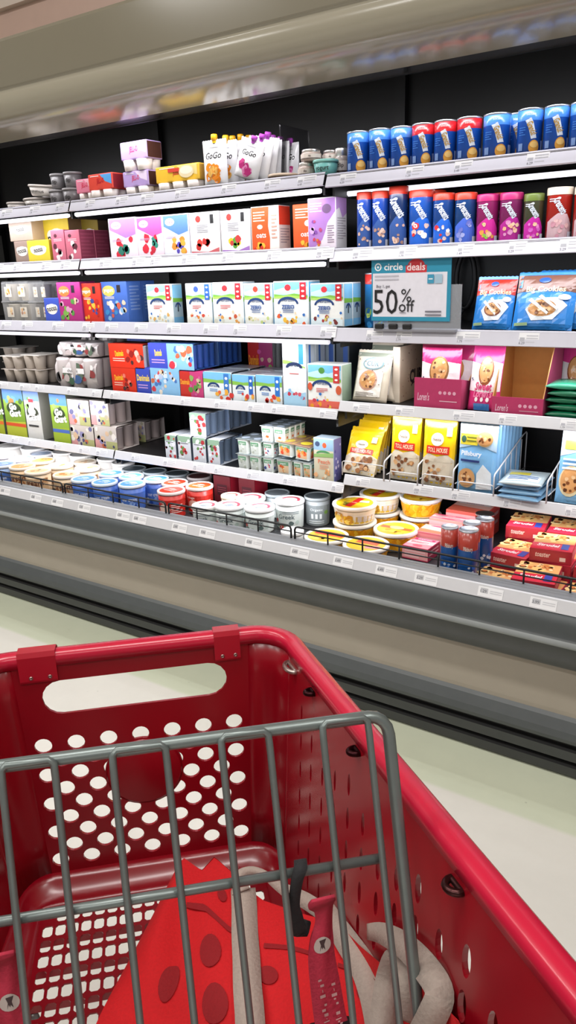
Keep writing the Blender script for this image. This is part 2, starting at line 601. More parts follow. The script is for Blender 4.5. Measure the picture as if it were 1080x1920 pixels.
# price tags along the front rail
for k in range(26):
    tx = -3.6 + k * .17 + rnd.uniform(-.04, .04)
    tw = .075
    F = lambda u, v, kk: V3((tx + u * tw, 1.9905 + .0145 * (.08 + v * .8) - kk * EPS * .9, .558 + .034 * (.08 + v * .8) + kk * EPS * .4)) + CX
    g = MB().grid(lambda a, b: F(a, b, .8), 1, 1, 'paper#e6e6e8', False)
    art(g, F, tw, .03, [('r', .1, .35, .4, .85, '#b9b9bd'), ('l', .48, .7, .95, 2, .2, '#c4c4c8'), ('t', .22, .55, .3, '%d.%d9' % (rnd.randint(1, 7), rnd.choice([2, 4, 7, 9])), '#77777c', .3)], layer=2)
    g.build('price_tag', rail)

# boxes on top of the case
for i, (px, w, c) in enumerate(((78, .2, '#8a6a44'), (238, .16, '#6e5a38'))):
    p = atY(px, 40 if i == 0 else 5, 2.25)
    t = thing('cardboard_box', ('brown cardboard box standing on top of the dairy case', 'small brown carton on the case top nearer the sign section')[i], 'box', (p.x, 2.25, 2.304))
    MB().box(-w / 2, w / 2, -.1, .1, 0, .075, 'card' + c, .004).build('carton_body', t)
    MB().box(-w / 2, w / 2, -.02, .02, .0755, .0765, 'paper#b09468').build('packing_tape', t)

# ------------------------------------------------------------------ lights
def area(loc, sx, sy, e, rot=(0, 0, 0), col=(1, .98, .95)):
    ld = bpy.data.lights.new('ceiling_canopy_lamp', 'AREA')
    ld.shape = 'RECTANGLE'
    ld.size, ld.size_y, ld.energy, ld.color = sx, sy, e, col
    o = bpy.data.objects.new('ceiling_canopy_lamp', ld)
    COL.objects.link(o)
    o.location, o.rotation_euler = loc, rot
    return o


for x in (-5.2, -2.9, -.6, 1.7):
    for y in (-2.6, .2):
        area((x, y, 4.2), 1.3, .35, 46)
for i in range(1, 4):
    area(((JX[i] + JX[i + 1]) / 2, 2.24, 2.02), 1.1, .03, 3.0, (math.radians(22), 0, 0), (.98, .97, 1))  # key strips added along the canopy lip to light the product fronts
w = bpy.data.worlds.new('world')
bpy.context.scene.world = w
w.use_nodes = True
w.node_tree.nodes['Background'].inputs[0].default_value = (.9, .88, .84, 1)
w.node_tree.nodes['Background'].inputs[1].default_value = .28
vs = bpy.context.scene.view_settings
vs.view_transform = 'Standard'
vs.look = 'None'
vs.exposure = -.1

# ------------------------------------------------------------------ shopping cart
CR = V3((.719, .695, 0)).normalized()
CFW = V3((-CR.y, CR.x, 0))
CO = V3((-.05, .70, 0))
cart = thing('shopping_cart', 'red plastic shopping cart with grey wire seat flap', 'cart', CR * CO.x + CFW * CO.y, math.atan2(CR.y, CR.x))


def loc_of(P):
    return V3((P.dot(CR), P.dot(CFW), P.z))


def cz(x, y, w):     # point on the horizontal plane w seen along the sight line, in cart coordinates
    return loc_of(atZ(x, y, w))


def kpart(mb, name, parent=cart, solid=0, **kw):
    mb.v = [p - CO for p in mb.v]
    o = mb.build(name, parent, **kw)
    if solid:
        md = o.modifiers.new('thickness', 'SOLIDIFY')
        md.thickness = solid
        md.offset = 0
    return o


RED = 'cart#8e0719'


def perforated(outline, holes, fn, key=RED):
    """flat sheet with holes: outline and holes are 2-D loops, fn maps them to 3-D"""
    vs, es = [], []
    loops_ = [outline] + holes
    for loop in loops_:
        o = len(vs)
        vs += [V3((p[0], p[1])) for p in loop]
        es += [(o + i, o + (i + 1) % len(loop)) for i in range(len(loop))]
    r = geometry.delaunay_2d_cdt(vs, es, [], 0, 1e-7)
    boxes = [(min(p[0] for p in h), max(p[0] for p in h), min(p[1] for p in h), max(p[1] for p in h), h) for h in holes]

    def inside(x, y, h):
        c = False
        for i in range(len(h)):
            (xa, ya), (xb, yb) = h[i - 1], h[i]
            if (ya > y) != (yb > y) and x < (xb - xa) * (y - ya) / (yb - ya) + xa:
                c = not c
        return c
    fs = []
    for f in r[2]:
        cx, cy = sum(r[0][i][0] for i in f) / 3, sum(r[0][i][1] for i in f) / 3
        if inside(cx, cy, outline) and not any(b[0] <= cx <= b[1] and b[2] <= cy <= b[3] and inside(cx, cy, b[4]) for b in boxes):
            fs.append(list(f))
    return MB().add([fn(p[0], p[1]) for p in r[0]], fs, key)


def circ(cx, cy, rx, ry, n=18):
    return [(cx + rx * math.cos(2 * PI * i / n), cy + ry * math.sin(2 * PI * i / n)) for i in range(n)]


def stadium(cx, cy, w, h, n=8):
    r = h / 2
    a = [(cx + w / 2 - r + r * math.sin(PI * i / n), cy - r * math.cos(PI * i / n)) for i in range(n + 1)]
    return a + [(2 * cx - x, 2 * cy - y) for x, y in a]


VF = 1.20
UC = -.077          # middle of the front panel
TOPW = .878


def rim_w(v):
    return .878 + (1.13 - v) / .70 * .062


def frontline(s):   # half width of the flat front at height fraction s (0 bottom, 1 top)
    return .190 + .014 * s


holes = []
pu, pw = .0568, .0622
DR, DW = .071, .628
for r in range(5):
    for c in range(-3, 4):
        holes.append((UC + c * pu, .459 + r * pw))
for r in range(4):
    for c in range(-3, 3):
        holes.append((UC + (c + .5) * pu, .459 + (r + .5) * pw))
loops = [stadium(UC + .001, .802, .322, .066)]
for hu, hw in holes:
    lp = []
    inside = 0
    for x, y in circ(hu, hw, .0152, .0152):
        d = math.hypot(x - UC, y - DW)
        if d < DR:
            inside += 1
            x, y = UC + (x - UC) / d * DR, DW + (y - DW) / d * DR
        lp.append((x, y))
    if inside < 14:
        # drop doubled points that a clipped rim leaves
        q = [lp[0]]
        for p in lp[1:]:
            if math.hypot(p[0] - q[-1][0], p[1] - q[-1][1]) > .0012:
                q.append(p)
        if len(q) > 3:
            loops.append(q)
W0 = .43
out = [(UC - frontline(0), W0), (UC + frontline(0), W0), (UC + frontline(1), TOPW), (UC - frontline(1), TOPW)]
fpanel = kpart(perforated(out, loops, lambda u, w: V3((u, VF, w))), 'front_panel', solid=.005)
fpanel.data.polygons.foreach_set('use_smooth', [False] * len(fpanel.data.polygons))
kpart(MB().lathe([(DR - .004, -.002), (DR - .002, 0), (DR - .006, .0015), (.0, .0015)], RED, 40, cap0=False, cap1=False), 'round_emblem')
em = bpy.data.objects['round_emblem']
em.data.transform(Matrix.Rotation(PI / 2, 4, 'X'))
em.data.transform(Matrix.Translation(V3((UC, VF - .0035, DW)) + Matrix.Rotation(PI / 2, 3, 'X') @ CO - CO))
em.parent = fpanel


def side_pt(sgn, s, t):
    """side wall: s 0 rear .. 1 front, t 0 bottom .. 1 top"""
    v = .12 + s * (1.13 - .12)
    ub = .248 + .125 * (1 - s)
    ut = .272 + .122 * (1 - s)
    vb = .12 + s * (1.12 - .12)
    w1 = rim_w(v)
    return V3((UC + sgn * (ub + (ut - ub) * t), vb + (v - vb) * t, W0 + (w1 - W0) * t))


def corner_pt(sgn, a, t):
    """rounded corner between side wall (a=0) and front (a=1)"""
    p0 = side_pt(sgn, 1, t)
    hw = frontline(t)
    p1 = V3((UC + sgn * hw, VF, W0 + (TOPW - W0) * t))
    c = V3((p1.x, p0.y, 0))
    ang = a * PI / 2
    return V3((c.x + (p0.x - c.x) * math.cos(ang), c.y + (p1.y - c.y) * math.sin(ang), p0.z + (p1.z - p0.z) * a))


for sgn in (1, -1):
    lp = []
    su, st = .052, .118
    for i in range(17):
        for j in range(7):
            s = .10 + i * su
            t = .10 + j * st + (st / 2 if i % 2 else 0)
            if t > .84 - .0 * i or s > .97:
                continue
            lp.append(circ(s, t, .0125 - .0085 * min(1, s / .8), .046 - .010 * s, 14))
    nn = 30
    o2 = [(i / nn, 0) for i in range(nn)] + [(1, j / 6) for j in range(6)] + [((nn - i) / nn, 1) for i in range(nn)] + [(0, (6 - j) / 6) for j in range(6)]
    kpart(perforated(o2, lp, lambda s, t: side_pt(sgn, s, t)), 'side_wall', solid=.007)
    kpart(MB().grid(lambda a, b: corner_pt(sgn, a, b), 8, 6, RED), 'corner_wall', solid=.005)


def perim(t, n_side=18, n_c=8):
    pts = [side_pt(1, i / n_side, t) for i in range(n_side)]
    pts += [corner_pt(1, i / n_c, t) for i in range(n_c)]
    pts += [corner_pt(-1, 1 - i / n_c, t) for i in range(n_c)]
    pts += [side_pt(-1, 1 - i / n_side, t) for i in range(n_side + 1)]
    return pts


# fillet between walls and floor
FW = .402
pb = perim(0)
ctr = V3((UC, .6, 0))
fu0, fu1, fv0, fv1 = UC - .205, UC + .205, .12, 1.142


def inner(p):
    return V3((max(fu0, min(fu1, p.x * 1 - .04 * (1 if p.x > UC else -1))), min(fv1, p.y), FW))


fil = MB()
n = len(pb)
fil.grid(lambda a, b: (lambda p, q: p.lerp(q, b) - V3((0, 0, .010 * math.sin(b * PI))))(pb[min(n - 1, round(a * (n - 1)))], inner(pb[min(n - 1, round(a * (n - 1)))])), n - 1, 5, RED)
kpart(fil, 'floor_fillet', solid=.004)
# floor grille with slots
lp = []
pit_u, pit_v = .0222, .0308
for i in range(18):
    for j in range(33):
        u, v = fu0 + .016 + i * pit_u, fv1 - .022 - j * pit_v
        if v < .17:
            continue
        if j == 0 and i in (0, 17):
            continue
        lp.append([(u - .0086, v - .008), (u - .005, v - .0118), (u + .005, v - .0118), (u + .0086, v - .008), (u + .0086, v + .008), (u + .005, v + .0118), (u - .005, v + .0118), (u - .0086, v + .008)])
kpart(perforated([(fu0, fv0), (fu1, fv0), (fu1, fv1), (fu0, fv1)], lp, lambda u, v: V3((u, v, FW))), 'basket_floor', solid=.003)
rb = MB()
for j in range(0, 33, 2):
    v = fv1 - .022 - j * pit_v + .0135
    rb.box(fu0, fu1, v - .0012, v + .0012, FW - .014, FW - .002, RED)
kpart(rb, 'floor_rib_grating')
# rim: rolled edge all round
pt = perim(1)
rimk = 'cart#c41a3a'


def rim_sec(i):
    p = pt[i]
    t = (pt[min(i + 1, len(pt) - 1)] - pt[max(i - 1, 0)])
    t.z = 0
    nrm = V3((t.y, -t.x, 0)).normalized()
    return p, nrm


prof = [(-.004, -.012), (-.005, .004), (-.001, .010), (.008, .012), (.018, .010), (.024, .003), (.025, -.016), (.021, -.018)]
rm = MB()
sec = [rim_sec(i) for i in range(len(pt))]
rm.grid(lambda a, b: sec[round(a * (len(pt) - 1))][0] + sec[round(a * (len(pt) - 1))][1] * prof[round(b * 7)][0] + V3((0, 0, prof[round(b * 7)][1])), len(pt) - 1, 7, rimk)
kpart(rm, 'rim', solid=.003)
# riveted caps on the front rim
for pu0, pu1 in ((-.268, -.205), (.066, .112)):
    t_ = MB()
    t_.extrude_x([(VF - .005, .838), (VF - .0065, .842), (VF - .0065, .886), (VF - .003, .8935), (VF + .018, .8935), (VF + .029, .886), (VF + .029, .86)], pu0, pu1, 'cart#b01028', False)
    cp = kpart(t_, 'rim_cap', solid=.0025)
    for f in (.3, .8):
        u = pu0 + (pu1 - pu0) * f
        rv = MB().lathe([(.0036, 0), (.0034, .0015), (.0018, .0022), (.0015, .0012), (0, .001)], 'metal#b0a09a', 12, cap0=False, cap1=False)
        rv.v = [V3((p.x, -p.z, p.y)) + V3((u, VF - .0078, .848)) for p in rv.v]
        kpart(rv, 'rivet', cp)
# eyelets on the inner side of the rim
for (s_, t_, ln, col) in ((.985, .945, .022, '#b9aea8'), (.44, .95, .011, '#4a2c2c'), (.88, .955, .008, '#301014'), (.70, .955, .008, '#301014')):
    p = side_pt(1, s_, t_)
    q = side_pt(1, s_ - .02, t_)
    d_ = (p - q).normalized()
    inn = V3((-1, -.1, 0)).normalized()
    lpz = [p + inn * (.004 + .012 * max(0, math.cos(a))) + d_ * ln * math.sin(a) for a in [2 * PI * i / 16 for i in range(16)]]
    kpart(MB().tube(lpz, .0042, 'metal' + col, 8, True), 'eyelet')

# wire flap of the child seat
FS = .92
FTOP = 1.5 - .5 * FS
P0 = loc_of(atZ(350, 1390, FTOP))
DN = loc_of(ROT @ V3((.105, -1, 0))).normalized()
FT = P0


def fl(u, w):
    t = (P0.z - w) / -DN.z
    p = V3((u, P0.y, P0.z)) + DN * t
    return p


GW = 'wire#7b8482'
UR, ULEFT = .236 * FS, -.40 * FS
WB = .47
Rr = .020
Q = lambda u, dw: fl(u, FTOP + dw)
top = [fl(ULEFT, WB), fl(ULEFT, .6), fl(ULEFT, .8), Q(ULEFT, -Rr)]
top += [Q(ULEFT + Rr * (1 - math.cos(a)), -Rr * (1 - math.sin(a))) for a in (.4, .8, 1.2, PI / 2)]
top += [Q(UR - Rr * (1 - math.cos(a)), -Rr * (1 - math.sin(a))) for a in (PI / 2, 1.2, .8, .4)]
top += [Q(UR, -Rr), fl(UR, .8), fl(UR, .6), fl(UR, WB)]
flap = kpart(MB().tube(top, .0068, GW, 10), 'seat_flap')
WX = 1.5 - (1.5 - .843) * FS
kpart(MB().tube([fl(.2125 * FS, WX), fl(ULEFT + .012, WX)], .0052, GW, 8), 'cross_wire', flap)
pairs = [(-.195, -.14), (-.079, -.021), (.040, .094), (.156, .210), (-.312, -.254)]
off = V3((0, -.0105, .0))
for a, b in pairs:
    a, b = a * FS, b * FS
    pts = [fl(a, WB) + off, fl(a, .7) + off, Q(a, -.012) + off, Q(a + .0005, .002) + off, Q(a + .005, .0062) + off, Q(b - .005, .0062) + off, Q(b - .0005, .002) + off, Q(b, -.012) + off, fl(b, .7) + off, fl(b, WB) + off]
    kpart(MB().tube(pts, .0039, GW, 8), 'wire_loop', flap)
# child belts hanging from the cross wire
def belt(px, side, seed):
    b0 = px
    red = 'cloth#bf3048'
    pts = []
    P = lambda x, y, dv=0: (lambda r: V3((0, 0, CAM_H)) + r)(V3((0, 0, 0)))
    base = fl(b0, WX)
    # cloth strip hangs in front of the wires
    prof_ = [(.014, .002, -.022, .026), (.013, .006, -.032, .030), (.016, .012, -.046, .021), (.016, .012, -.065, .019), (.013, .010, -.085, .026), (.012, .008, -.110, .030), (.015, .004, -.150, .034), (.018, 0, -.185, .036), (.020, -.004, -.2, .037)]
    c_ = [base + V3((du, dv - .02, dw)) for du, dv, dw, _ in prof_]
    strap = MB().ribbon(smooth_path(c_), V3((1, .12, 0)), smooth_path([q[3] for q in prof_]), .003, red)
    # printed badge and lettering on the strip

    def F(u, v, k):
        x = v * (len(c_) - 1)
        i = min(len(c_) - 2, int(x))
        f = x - i
        p = c_[i].lerp(c_[i + 1], f)
        w_ = prof_[i][3] * (1 - f) + prof_[i + 1][3] * f
        t = (c_[i + 1] - c_[i]).normalized()
        sd = (V3((1, .12, 0)) - t * V3((1, .12, 0)).dot(t)).normalized()
        nn_ = t.cross(sd).normalized()
        if nn_.y > 0:
            nn_ = -nn_
        return p + sd * (u - .5) * w_ + nn_ * (.0019 + k * .0003)
    pr = MB()
    art(pr, F, .036, .16, [('e', .5, .53, .36, .055, '#cfc4bd'), ('p', '#4a3a3c', [(.36, .5), (.5, .56), (.66, .49), (.56, .515), (.62, .565), (.48, .535), (.4, .57), (.44, .525)])], 'paper')
    kpart_badge = pr
    pr = MB()
    art(pr, F, .036, .16, [*[('r', cu_ + (j_ % 3) * .05, .70 + j_ * .021, cu_ + .12 + (j_ % 2) * .06, .708 + j_ * .021 + (j_ % 4) * .002, '#cfa3a2') for cu_ in (.26, .62) for j_ in range(13) if (j_ * 7 + int(cu_ * 10)) % 6]], 'paper')
    o_ = kpart(strap, 'child_belt')
    kpart(kpart_badge, 'printed_badge', o_, fixn=False)
    kpart(pr, 'printed_lettering', o_, fixn=False)
    kpart(MB().ribbon(smooth_path([base + V3((du, dv, dw)) for du, dv, dw in ((-.004, .010, -.006), (-.005, .006, .008), (-.007, -.006, .011), (-.012, -.012, .002), (-.016, -.010, -.03), (-.015, -.006, -.055), (-.008, -.003, -.08), (.0, .002, -.07))]), V3((1, 0, 0)), smooth_path([.012, .013, .014, .012, .012, .018, .014, .008]), .004, 'cloth#242426'), 'belt_loop', o_)
    kpart(MB().box(base.x - .008, base.x + .044, base.y - .034, base.y - .014, base.z - .25, base.z - .196, 'plastic#161618', .005).box(base.x + .004, base.x + .034, base.y - .037, base.y - .033, base.z - .245, base.z - .21, 'plastic#202022', .001), 'buckle', o_)
    return o_


belt(.112, 1, 1)
belt(-.212, -1, 2)

# chassis, handle, wheels
steel = 'wire#8a8d8c'
for sgn in (1, -1):
    kpart(MB().tube([V3((UC + sgn * .30, .02, 1.02)), V3((UC + sgn * .30, .10, .9)), V3((UC + sgn * .285, .2, .4)), V3((UC + sgn * .27, .3, .19)), V3((UC + sgn * .25, .7, .17)), V3((UC + sgn * .20, 1.05, .17))], .011, steel, 8), 'chassis_tube')
    kpart(MB().tube([V3((UC + sgn * .2, 1.05, .17)), V3((UC + sgn * .2, 1.0, .25)), V3((UC + sgn * .2, .95, .385))], .010, steel, 8), 'support_tube')
    for v in (.32, 1.04):
        uu = UC + sgn * (.266 if v < .5 else .2)
        cs = kpart(MB().box(uu - .016, uu - .011, v - .02, v + .02, .05, .165, 'metal#8d8f90').box(uu + .011, uu + .016, v - .02, v + .02, .05, .165, 'metal#8d8f90').box(uu - .016, uu + .016, v - .02, v + .02, .155, .17, 'metal#8d8f90'), 'caster')
        wh = MB().lathe([(.0, -.01), (.02, -.01), (.05, -.011), (.056, -.007), (.056, .007), (.05, .011), (.02, .01), (0, .01)], 'rubber#3a3a3b', 24, cap0=False, cap1=False)
        wh.v = [V3((p.z, p.x, p.y)) + V3((uu, v, .057)) for p in wh.v]
        kpart(wh, 'wheel', cs)
kpart(MB().tube([V3((UC - .34, .02, 1.02)), V3((UC + .34, .02, 1.02))], .016, 'cart#b01028', 12), 'handle')

# ------------------------------------------------------------------ red shopping bag in the cart
Tp = [(262, 1765, .47), (300, 1690, .50), (342, 1607, .53), (378, 1632, .53), (402, 1606, .53), (440, 1640, .535), (490, 1688, .54), (560, 1712, .55), (620, 1728, .57), (690, 1742, .60), (745, 1760, .62), (800, 1795, .66), (850, 1822, .73), (905, 1865, .76), (955, 1925, .77)]
Bx = [130, 175, 215, 265, 315, 370, 430, 500, 565, 640, 715, 790, 860, 930, 1000]
Bw = [.50] * 6 + [.51, .52, .54, .56, .58, .60, .70, .75, .77]
NB = 60


def inwall(p, gap=.014):
    s_ = (p.y - .12) / 1.01
    t_ = max(0, min(1, (p.z - W0) / (rim_w(p.y) - W0)))
    ub = .248 + .125 * (1 - s_)
    ut = .272 + .122 * (1 - s_)
    return V3((min(p.x, UC + ub + (ut - ub) * t_ - gap), p.y, max(p.z, .41)))


tops = [cz(*p) for p in Tp]
bots = [cz(x, 2060, w_) for x, w_ in zip(Bx, Bw)]


def lerp_list(L, a):
    x = a * (len(L) - 1)
    i = min(len(L) - 2, int(x))
    f = x - i
    return L[i].lerp(L[i + 1], f)


def bag(a, b):
    T, B = lerp_list(tops, a), lerp_list(bots, a)
    p = T.lerp(B, b)
    up = .022 * math.sin(PI * min(1, b)) + .006 * math.sin(17 * a + 3 * b) * (.3 + b) + .005 * math.sin(31 * a - 6 * b) * b * (1 - b) * 4
    return inwall(p + V3((0, -.25, .97)) * up)


mbg = MB()
mbg.grid(bag, NB, 24, 'cloth#c80a14')
# back and front closing sheets down to the basket floor
mbg.grid(lambda a, b: (lambda T: V3((T.x + (0), T.y + .015 * b + .01 * math.sin(PI * b), T.z + (.412 - T.z) * b)))(lerp_list(tops, a)), NB, 5, 'cloth#a30810')
mbg.grid(lambda a, b: (lambda T: V3((T.x, T.y - .01 * b, T.z + (.412 - T.z) * b)))(bag(a, 1)), NB, 4, 'cloth#b50a14')
sbag = thing('shopping_bag', 'red fabric shopping bag with dark dots and beige straps lying in the cart', 'bag', cart.location + CR * (.0) + CFW * .2 + V3((0, 0, FW)), cart.rotation_euler.z)
BO = CO + V3((0, .2, FW))


def bpart(mb, name, parent=sbag, **kw):
    mb.v = [p - BO for p in mb.v]
    return mb.build(name, parent, **kw)


def Fb(u, v, k):
    p = bag(u, v)
    du = bag(min(1, u + .01), v) - bag(max(0, u - .01), v)
    dv = bag(u, min(1, v + .01)) - bag(u, max(0, v - .01))
    nn_ = du.cross(dv).normalized()
    if nn_.z < 0:
        nn_ = -nn_
    return p + nn_ * k * .0008


def px2ab(x, y):
    a, b = .5, .5
    best = None
    for i in range(61):
        for j in range(41):
            a, b = i / 60, j / 40
            x0, y0 = [t for t in _pp(a)][0]
            x1, y1 = [t for t in _pp(a)][1]
            xx, yy = x0 + (x1 - x0) * b, y0 + (y1 - y0) * b
            d = (xx - x) ** 2 + (yy - y) ** 2
            if best is None or d < best[0]:
                best = (d, a, b)
    return best[1], best[2]


def _pp(a):
    q = a * (len(Tp) - 1)
    i = min(len(Tp) - 2, int(q))
    f = q - i
    return ((Tp[i][0] + (Tp[i + 1][0] - Tp[i][0]) * f, Tp[i][1] + (Tp[i + 1][1] - Tp[i][1]) * f), (Bx[i] + (Bx[i + 1] - Bx[i]) * f, 2060))


it = []
for x, y, r in ((390, 1828, 28), (308, 1892, 30), (405, 1925, 30), (498, 1865, 18), (420, 1705, 14), (690, 1890, 24), (840, 1900, 26)):
    a, b = px2ab(x, y)
    it.append(('e', a, b, r * .00105, r * .0026, '#8e0a14'))
for seam in (((345, 1722), (385, 1745), (430, 1780), (470, 1795)), ((500, 1803), (540, 1810), (590, 1815)), ((640, 1830), (690, 1850), (740, 1880))):
    ab = [px2ab(*p) for p in seam]
    for (a, b), (c_, d_) in zip(ab, ab[1:]):
        it.append(('p', '#8e0a14', [(a, b - .014), (c_, d_ - .014), (c_, d_ + .014), (a, b + .014)]))
for i_ in it:
    art(mbg, Fb, .4, .3, [i_], 'cloth', sub=4, layer=3)
bpart(mbg, 'bag_body', fixn=False)
strapk = 'cloth#a89a90'


def strap_px(pts, wid, name, th=.003, side=None):
    c_ = smooth_path([inwall(cz(*p), .02) for p in pts])
    if isinstance(wid, list):
        wid = smooth_path(wid)
    sd = side or V3((1, 0, 0))
    sds = []
    for i in range(len(c_)):
        t = (c_[min(i + 1, len(c_) - 1)] - c_[max(i - 1, 0)]).normalized()
        view = (c_[i] - V3((0, 0, CAM_H))).normalized()
        sds.append(t.cross(view).normalized())
    for i in range(1, len(sds)):
        if sds[i].dot(sds[i - 1]) < 0:
            sds[i] = -sds[i]
    return bpart(MB().ribbon(c_, sds, wid, th, strapk), name)


def onbag(pts, lift=.006):
    out_ = []
    for x, y in pts:
        a, b = px2ab(x, y)
        out_.append((x, y, bag(a, b).z + lift))
    return out_


strap_px(onbag([(456, 1668), (458, 1700), (459, 1750), (462, 1800), (464, 1850), (468, 1900), (471, 1960)]), .040, 'front_strap')
strap_px([(452, 1672, .548), (447, 1650, .56), (455, 1636, .568), (475, 1632, .57), (497, 1640, .568), (515, 1656, .56), (540, 1672, .556), (575, 1690, .556), (615, 1712, .56)], [.03, .022, .014, .012, .012, .014, .02, .024, .024], 'strap_loop')
strap_px(onbag([(612, 1706), (640, 1728), (662, 1765), (682, 1810), (700, 1860), (715, 1920), (722, 1990)], .008), [.028, .03, .034, .036, .038, .04, .04], 'side_strap')
strap_px([(712, 1935, .64), (722, 1880, .66), (745, 1830, .68), (785, 1790, .72), (805, 1820, .73), (795, 1870, .71), (770, 1915, .67)], [.03, .032, .034, .028, .034, .034, .03], 'knotted_strap')
strap_px([(738, 1738, .68), (775, 1740, .72), (812, 1765, .76), (834, 1810, .78), (830, 1860, .78), (810, 1905, .755), (780, 1960, .70)], [.018, .024, .028, .030, .030, .030, .03], 'knotted_strap')

# ------------------------------------------------------------------ products: helpers
def proj(P):
    c = ROT.transposed() @ (V3(P) - V3((0, 0, CAM_H)))
    return 540 + F_PX * c.x / -c.z, 960 - F_PX * c.y / -c.z


def spot(s, sec, x0, x1, yt, back=.02, base=None):
    """product standing on shelf s: returns centre X, front Y, base Z, width, height from its outline in the photo"""
    if s == 0:
        Y, zb = 2.09 + back, .5005
    else:
        Y, z = PLATE[s, sec]
        Y, zb = Y + .013 + back, z - .0075
    if base is not None:
        zb = base
    xm = (x0 + x1) / 2
    y = yt
    for _ in range(3):
        yb = proj((atY(xm, y, Y).x, Y, zb))[1]
        y = (yt + yb) / 2
    X0, X1 = atY(x0, y, Y).x, atY(x1, y, Y).x
    H = atY(xm, yt, Y).z - zb
    return (X0 + X1) / 2, Y, zb, X1 - X0 - .0012, H


def solo(mb, name, label, cat, loc, rz=0, group=None, tilt=0):
    o = mb.build(name)
    o.location = loc
    o.rotation_euler = (tilt, 0, rz)
    return tag(o, label, cat, group)


def rowcopies(o, n, D, label2, group=None):
    for k in range(1, n):
        c = copy_tree(o)
        c.location = o.location + V3((0, k * D, 0))
        c['label'] = label2 % ('directly behind the front one' if k == 1 else 'third back in its row')


def carton(label, s, sec, x0, x1, yt, back=.02, D_=.09, base=None, col='#ffffff', side=None, top=None, front=(), right=(), name='snack_carton', cat='carton', kind='paper', n=1, group=None, rz=0, H=None):
    X, Y, zb, W, h = spot(s, sec, x0, x1, yt, back, base)
    h = H or h
    side = side or col
    top = top or col
    mb = MB().box(-W / 2, W / 2, 0, D_ - .001, 0, h, kind + col, min(.002, W / 12))
    m = .0022
    art(mb, face_right(W / 2, m, D_ - .001 - 2 * m, m, h - 2 * m), D_, h, [('r', 0, 0, 1, 1, side)] + list(right), kind)
    art(mb, face_top(-W / 2 + m, W - 2 * m, m, D_ - 2 * m, h), W, D_, [('r', 0, 0, 1, 1, top), ('r', 0, .47, 1, .5, '#d8d8d8' if top != '#ffffff' else '#c4c4c4')], kind)
    art(mb, face_front(-W / 2, W, 0, h, 0), W, h, front, kind)
    o = solo(mb, name, label, cat, (X, Y, zb), rz, group)
    if n > 1:
        rowcopies(o, n, D_, label.split(' beside ')[0].split(' with ')[0] + ', %s')
    return o, zb + h


def can(label, s, sec, x0, x1, yt, back=.02, base=None, body='#0f4fb4', band='#3f8ff0', front=(), name='dough_can', cat='can', group=None, turn=0.0, cap='metal', capc='#c9ced8', bandh=.26, kind='gloss', rad=None, H=None):
    X, Y, zb, W, h = spot(s, sec, x0, x1, yt, back, base)
    r = rad or W / 2
    h = H or h
    t = thing(name, label, cat, (X, Y + r, zb), 0, group)
    # turn towards the aisle so that the print faces out
    e = .0025
    mb = MB().lathe([(r * .96, 0), (r, e), (r, h * (1 - bandh)), (r, h * (1 - bandh) + .0001), (r, h - e * 1.6)], kind + body, 32, keys=[kind + body] * 3 + [kind + band])
    art(mb, face_cyl(r + .0002, 0, h, turn), PI * r, h, front, kind, sub=12)
    mb.build('can_body', t)
    if cap == 'metal':
        MB().lathe([(r * 1.005, h - .004), (r * 1.02, h - .002), (r * 1.015, h + .0005), (r * .95, h + .001), (r * .92, h - .003), (0, h - .003)], 'metal' + capc, 32, cap0=False, cap1=False).build('end_rim', t)
    else:
        MB().lathe([(r * 1.03, h - .018), (r * 1.035, h - .002), (r * 1.0, h + .002), (r * .93, h + .002), (r * .91, h - .001), (0, h - .001)], 'plastic' + capc, 32, cap0=False, cap1=False).build('cap', t)
    return t, zb + h


def tub(label, X, Y, zb, r, h, body='#f2f0ee', lid='#ffffff', top='#f4f4f4', front=(), toparts=(), name='yogurt_tub', cat='tub', group=None, taper=.88, turn=0.45, lidh=.012, clear=False):
    t = thing(name, label, cat, (X, Y, zb), 0, group)
    rb, rt = r * taper, r * .95
    mb = MB().lathe([(rb * .94, 0), (rb, .003), (rt, h - lidh * .9)], 'plastic' + body, 30)
    art(mb, face_cyl(rb + .0004, .003, h - lidh - .006, turn, rt + .0004), PI * r, h, front, 'gloss', sub=10)
    mb.build('tub_body', t)
    l = 'plastic' + lid if not clear else 'clear' + lid
    lm = MB().lathe([(r * .965, h - lidh - .001), (r * .985, h - lidh - .001), (r * 1.0, h - lidh * .7), (r * .99, h - .0015), (r * .965, h), (r * .87, h), (r * .85, h - .0025), (0, h - .0025)], l, 36, cap0=False, cap1=False)
    if toparts is not None:
        d = r * .84
        F = lambda u, v, k: V3(((u - .5) * 2 * d, (v - .5) * 2 * d, h - .0025 + k * EPS))
        art(lm, F, 2 * d, 2 * d, [('e', .5, .5, .5, .5, top)] + list(toparts), 'gloss', sub=2)
    lm.build('lid', t)
    return t


def pillow(W, H, T, seal=.012):
    """flat pouch: front and back surface functions, base at z = 0"""
    def prof(u, v):
        a = max(0, math.sin(PI * min(1, max(0, u)))) ** .55
        b = min(1, v / .10) ** .5 if v < .10 else 1
        c = max(0, min(1, (1 - v) / .55)) ** .8
        wr = .04 * math.sin(23 * u + 9 * v) + .03 * math.sin(31 * v - 13 * u)
        return T / 2 * a * (.45 + .55 * b) * c * (1 + wr)

    def Ff(u, v, k):
        return V3(((u - .5) * W * (1 - .02 * math.sin(PI * v)), -prof(u, v) - k * .0006 - .0004, v * H))

    def Fk(u, v, k):
        return V3(((u - .5) * W * (1 - .02 * math.sin(PI * v)), prof(u, v) + .0006, v * H))
    return Ff, Fk


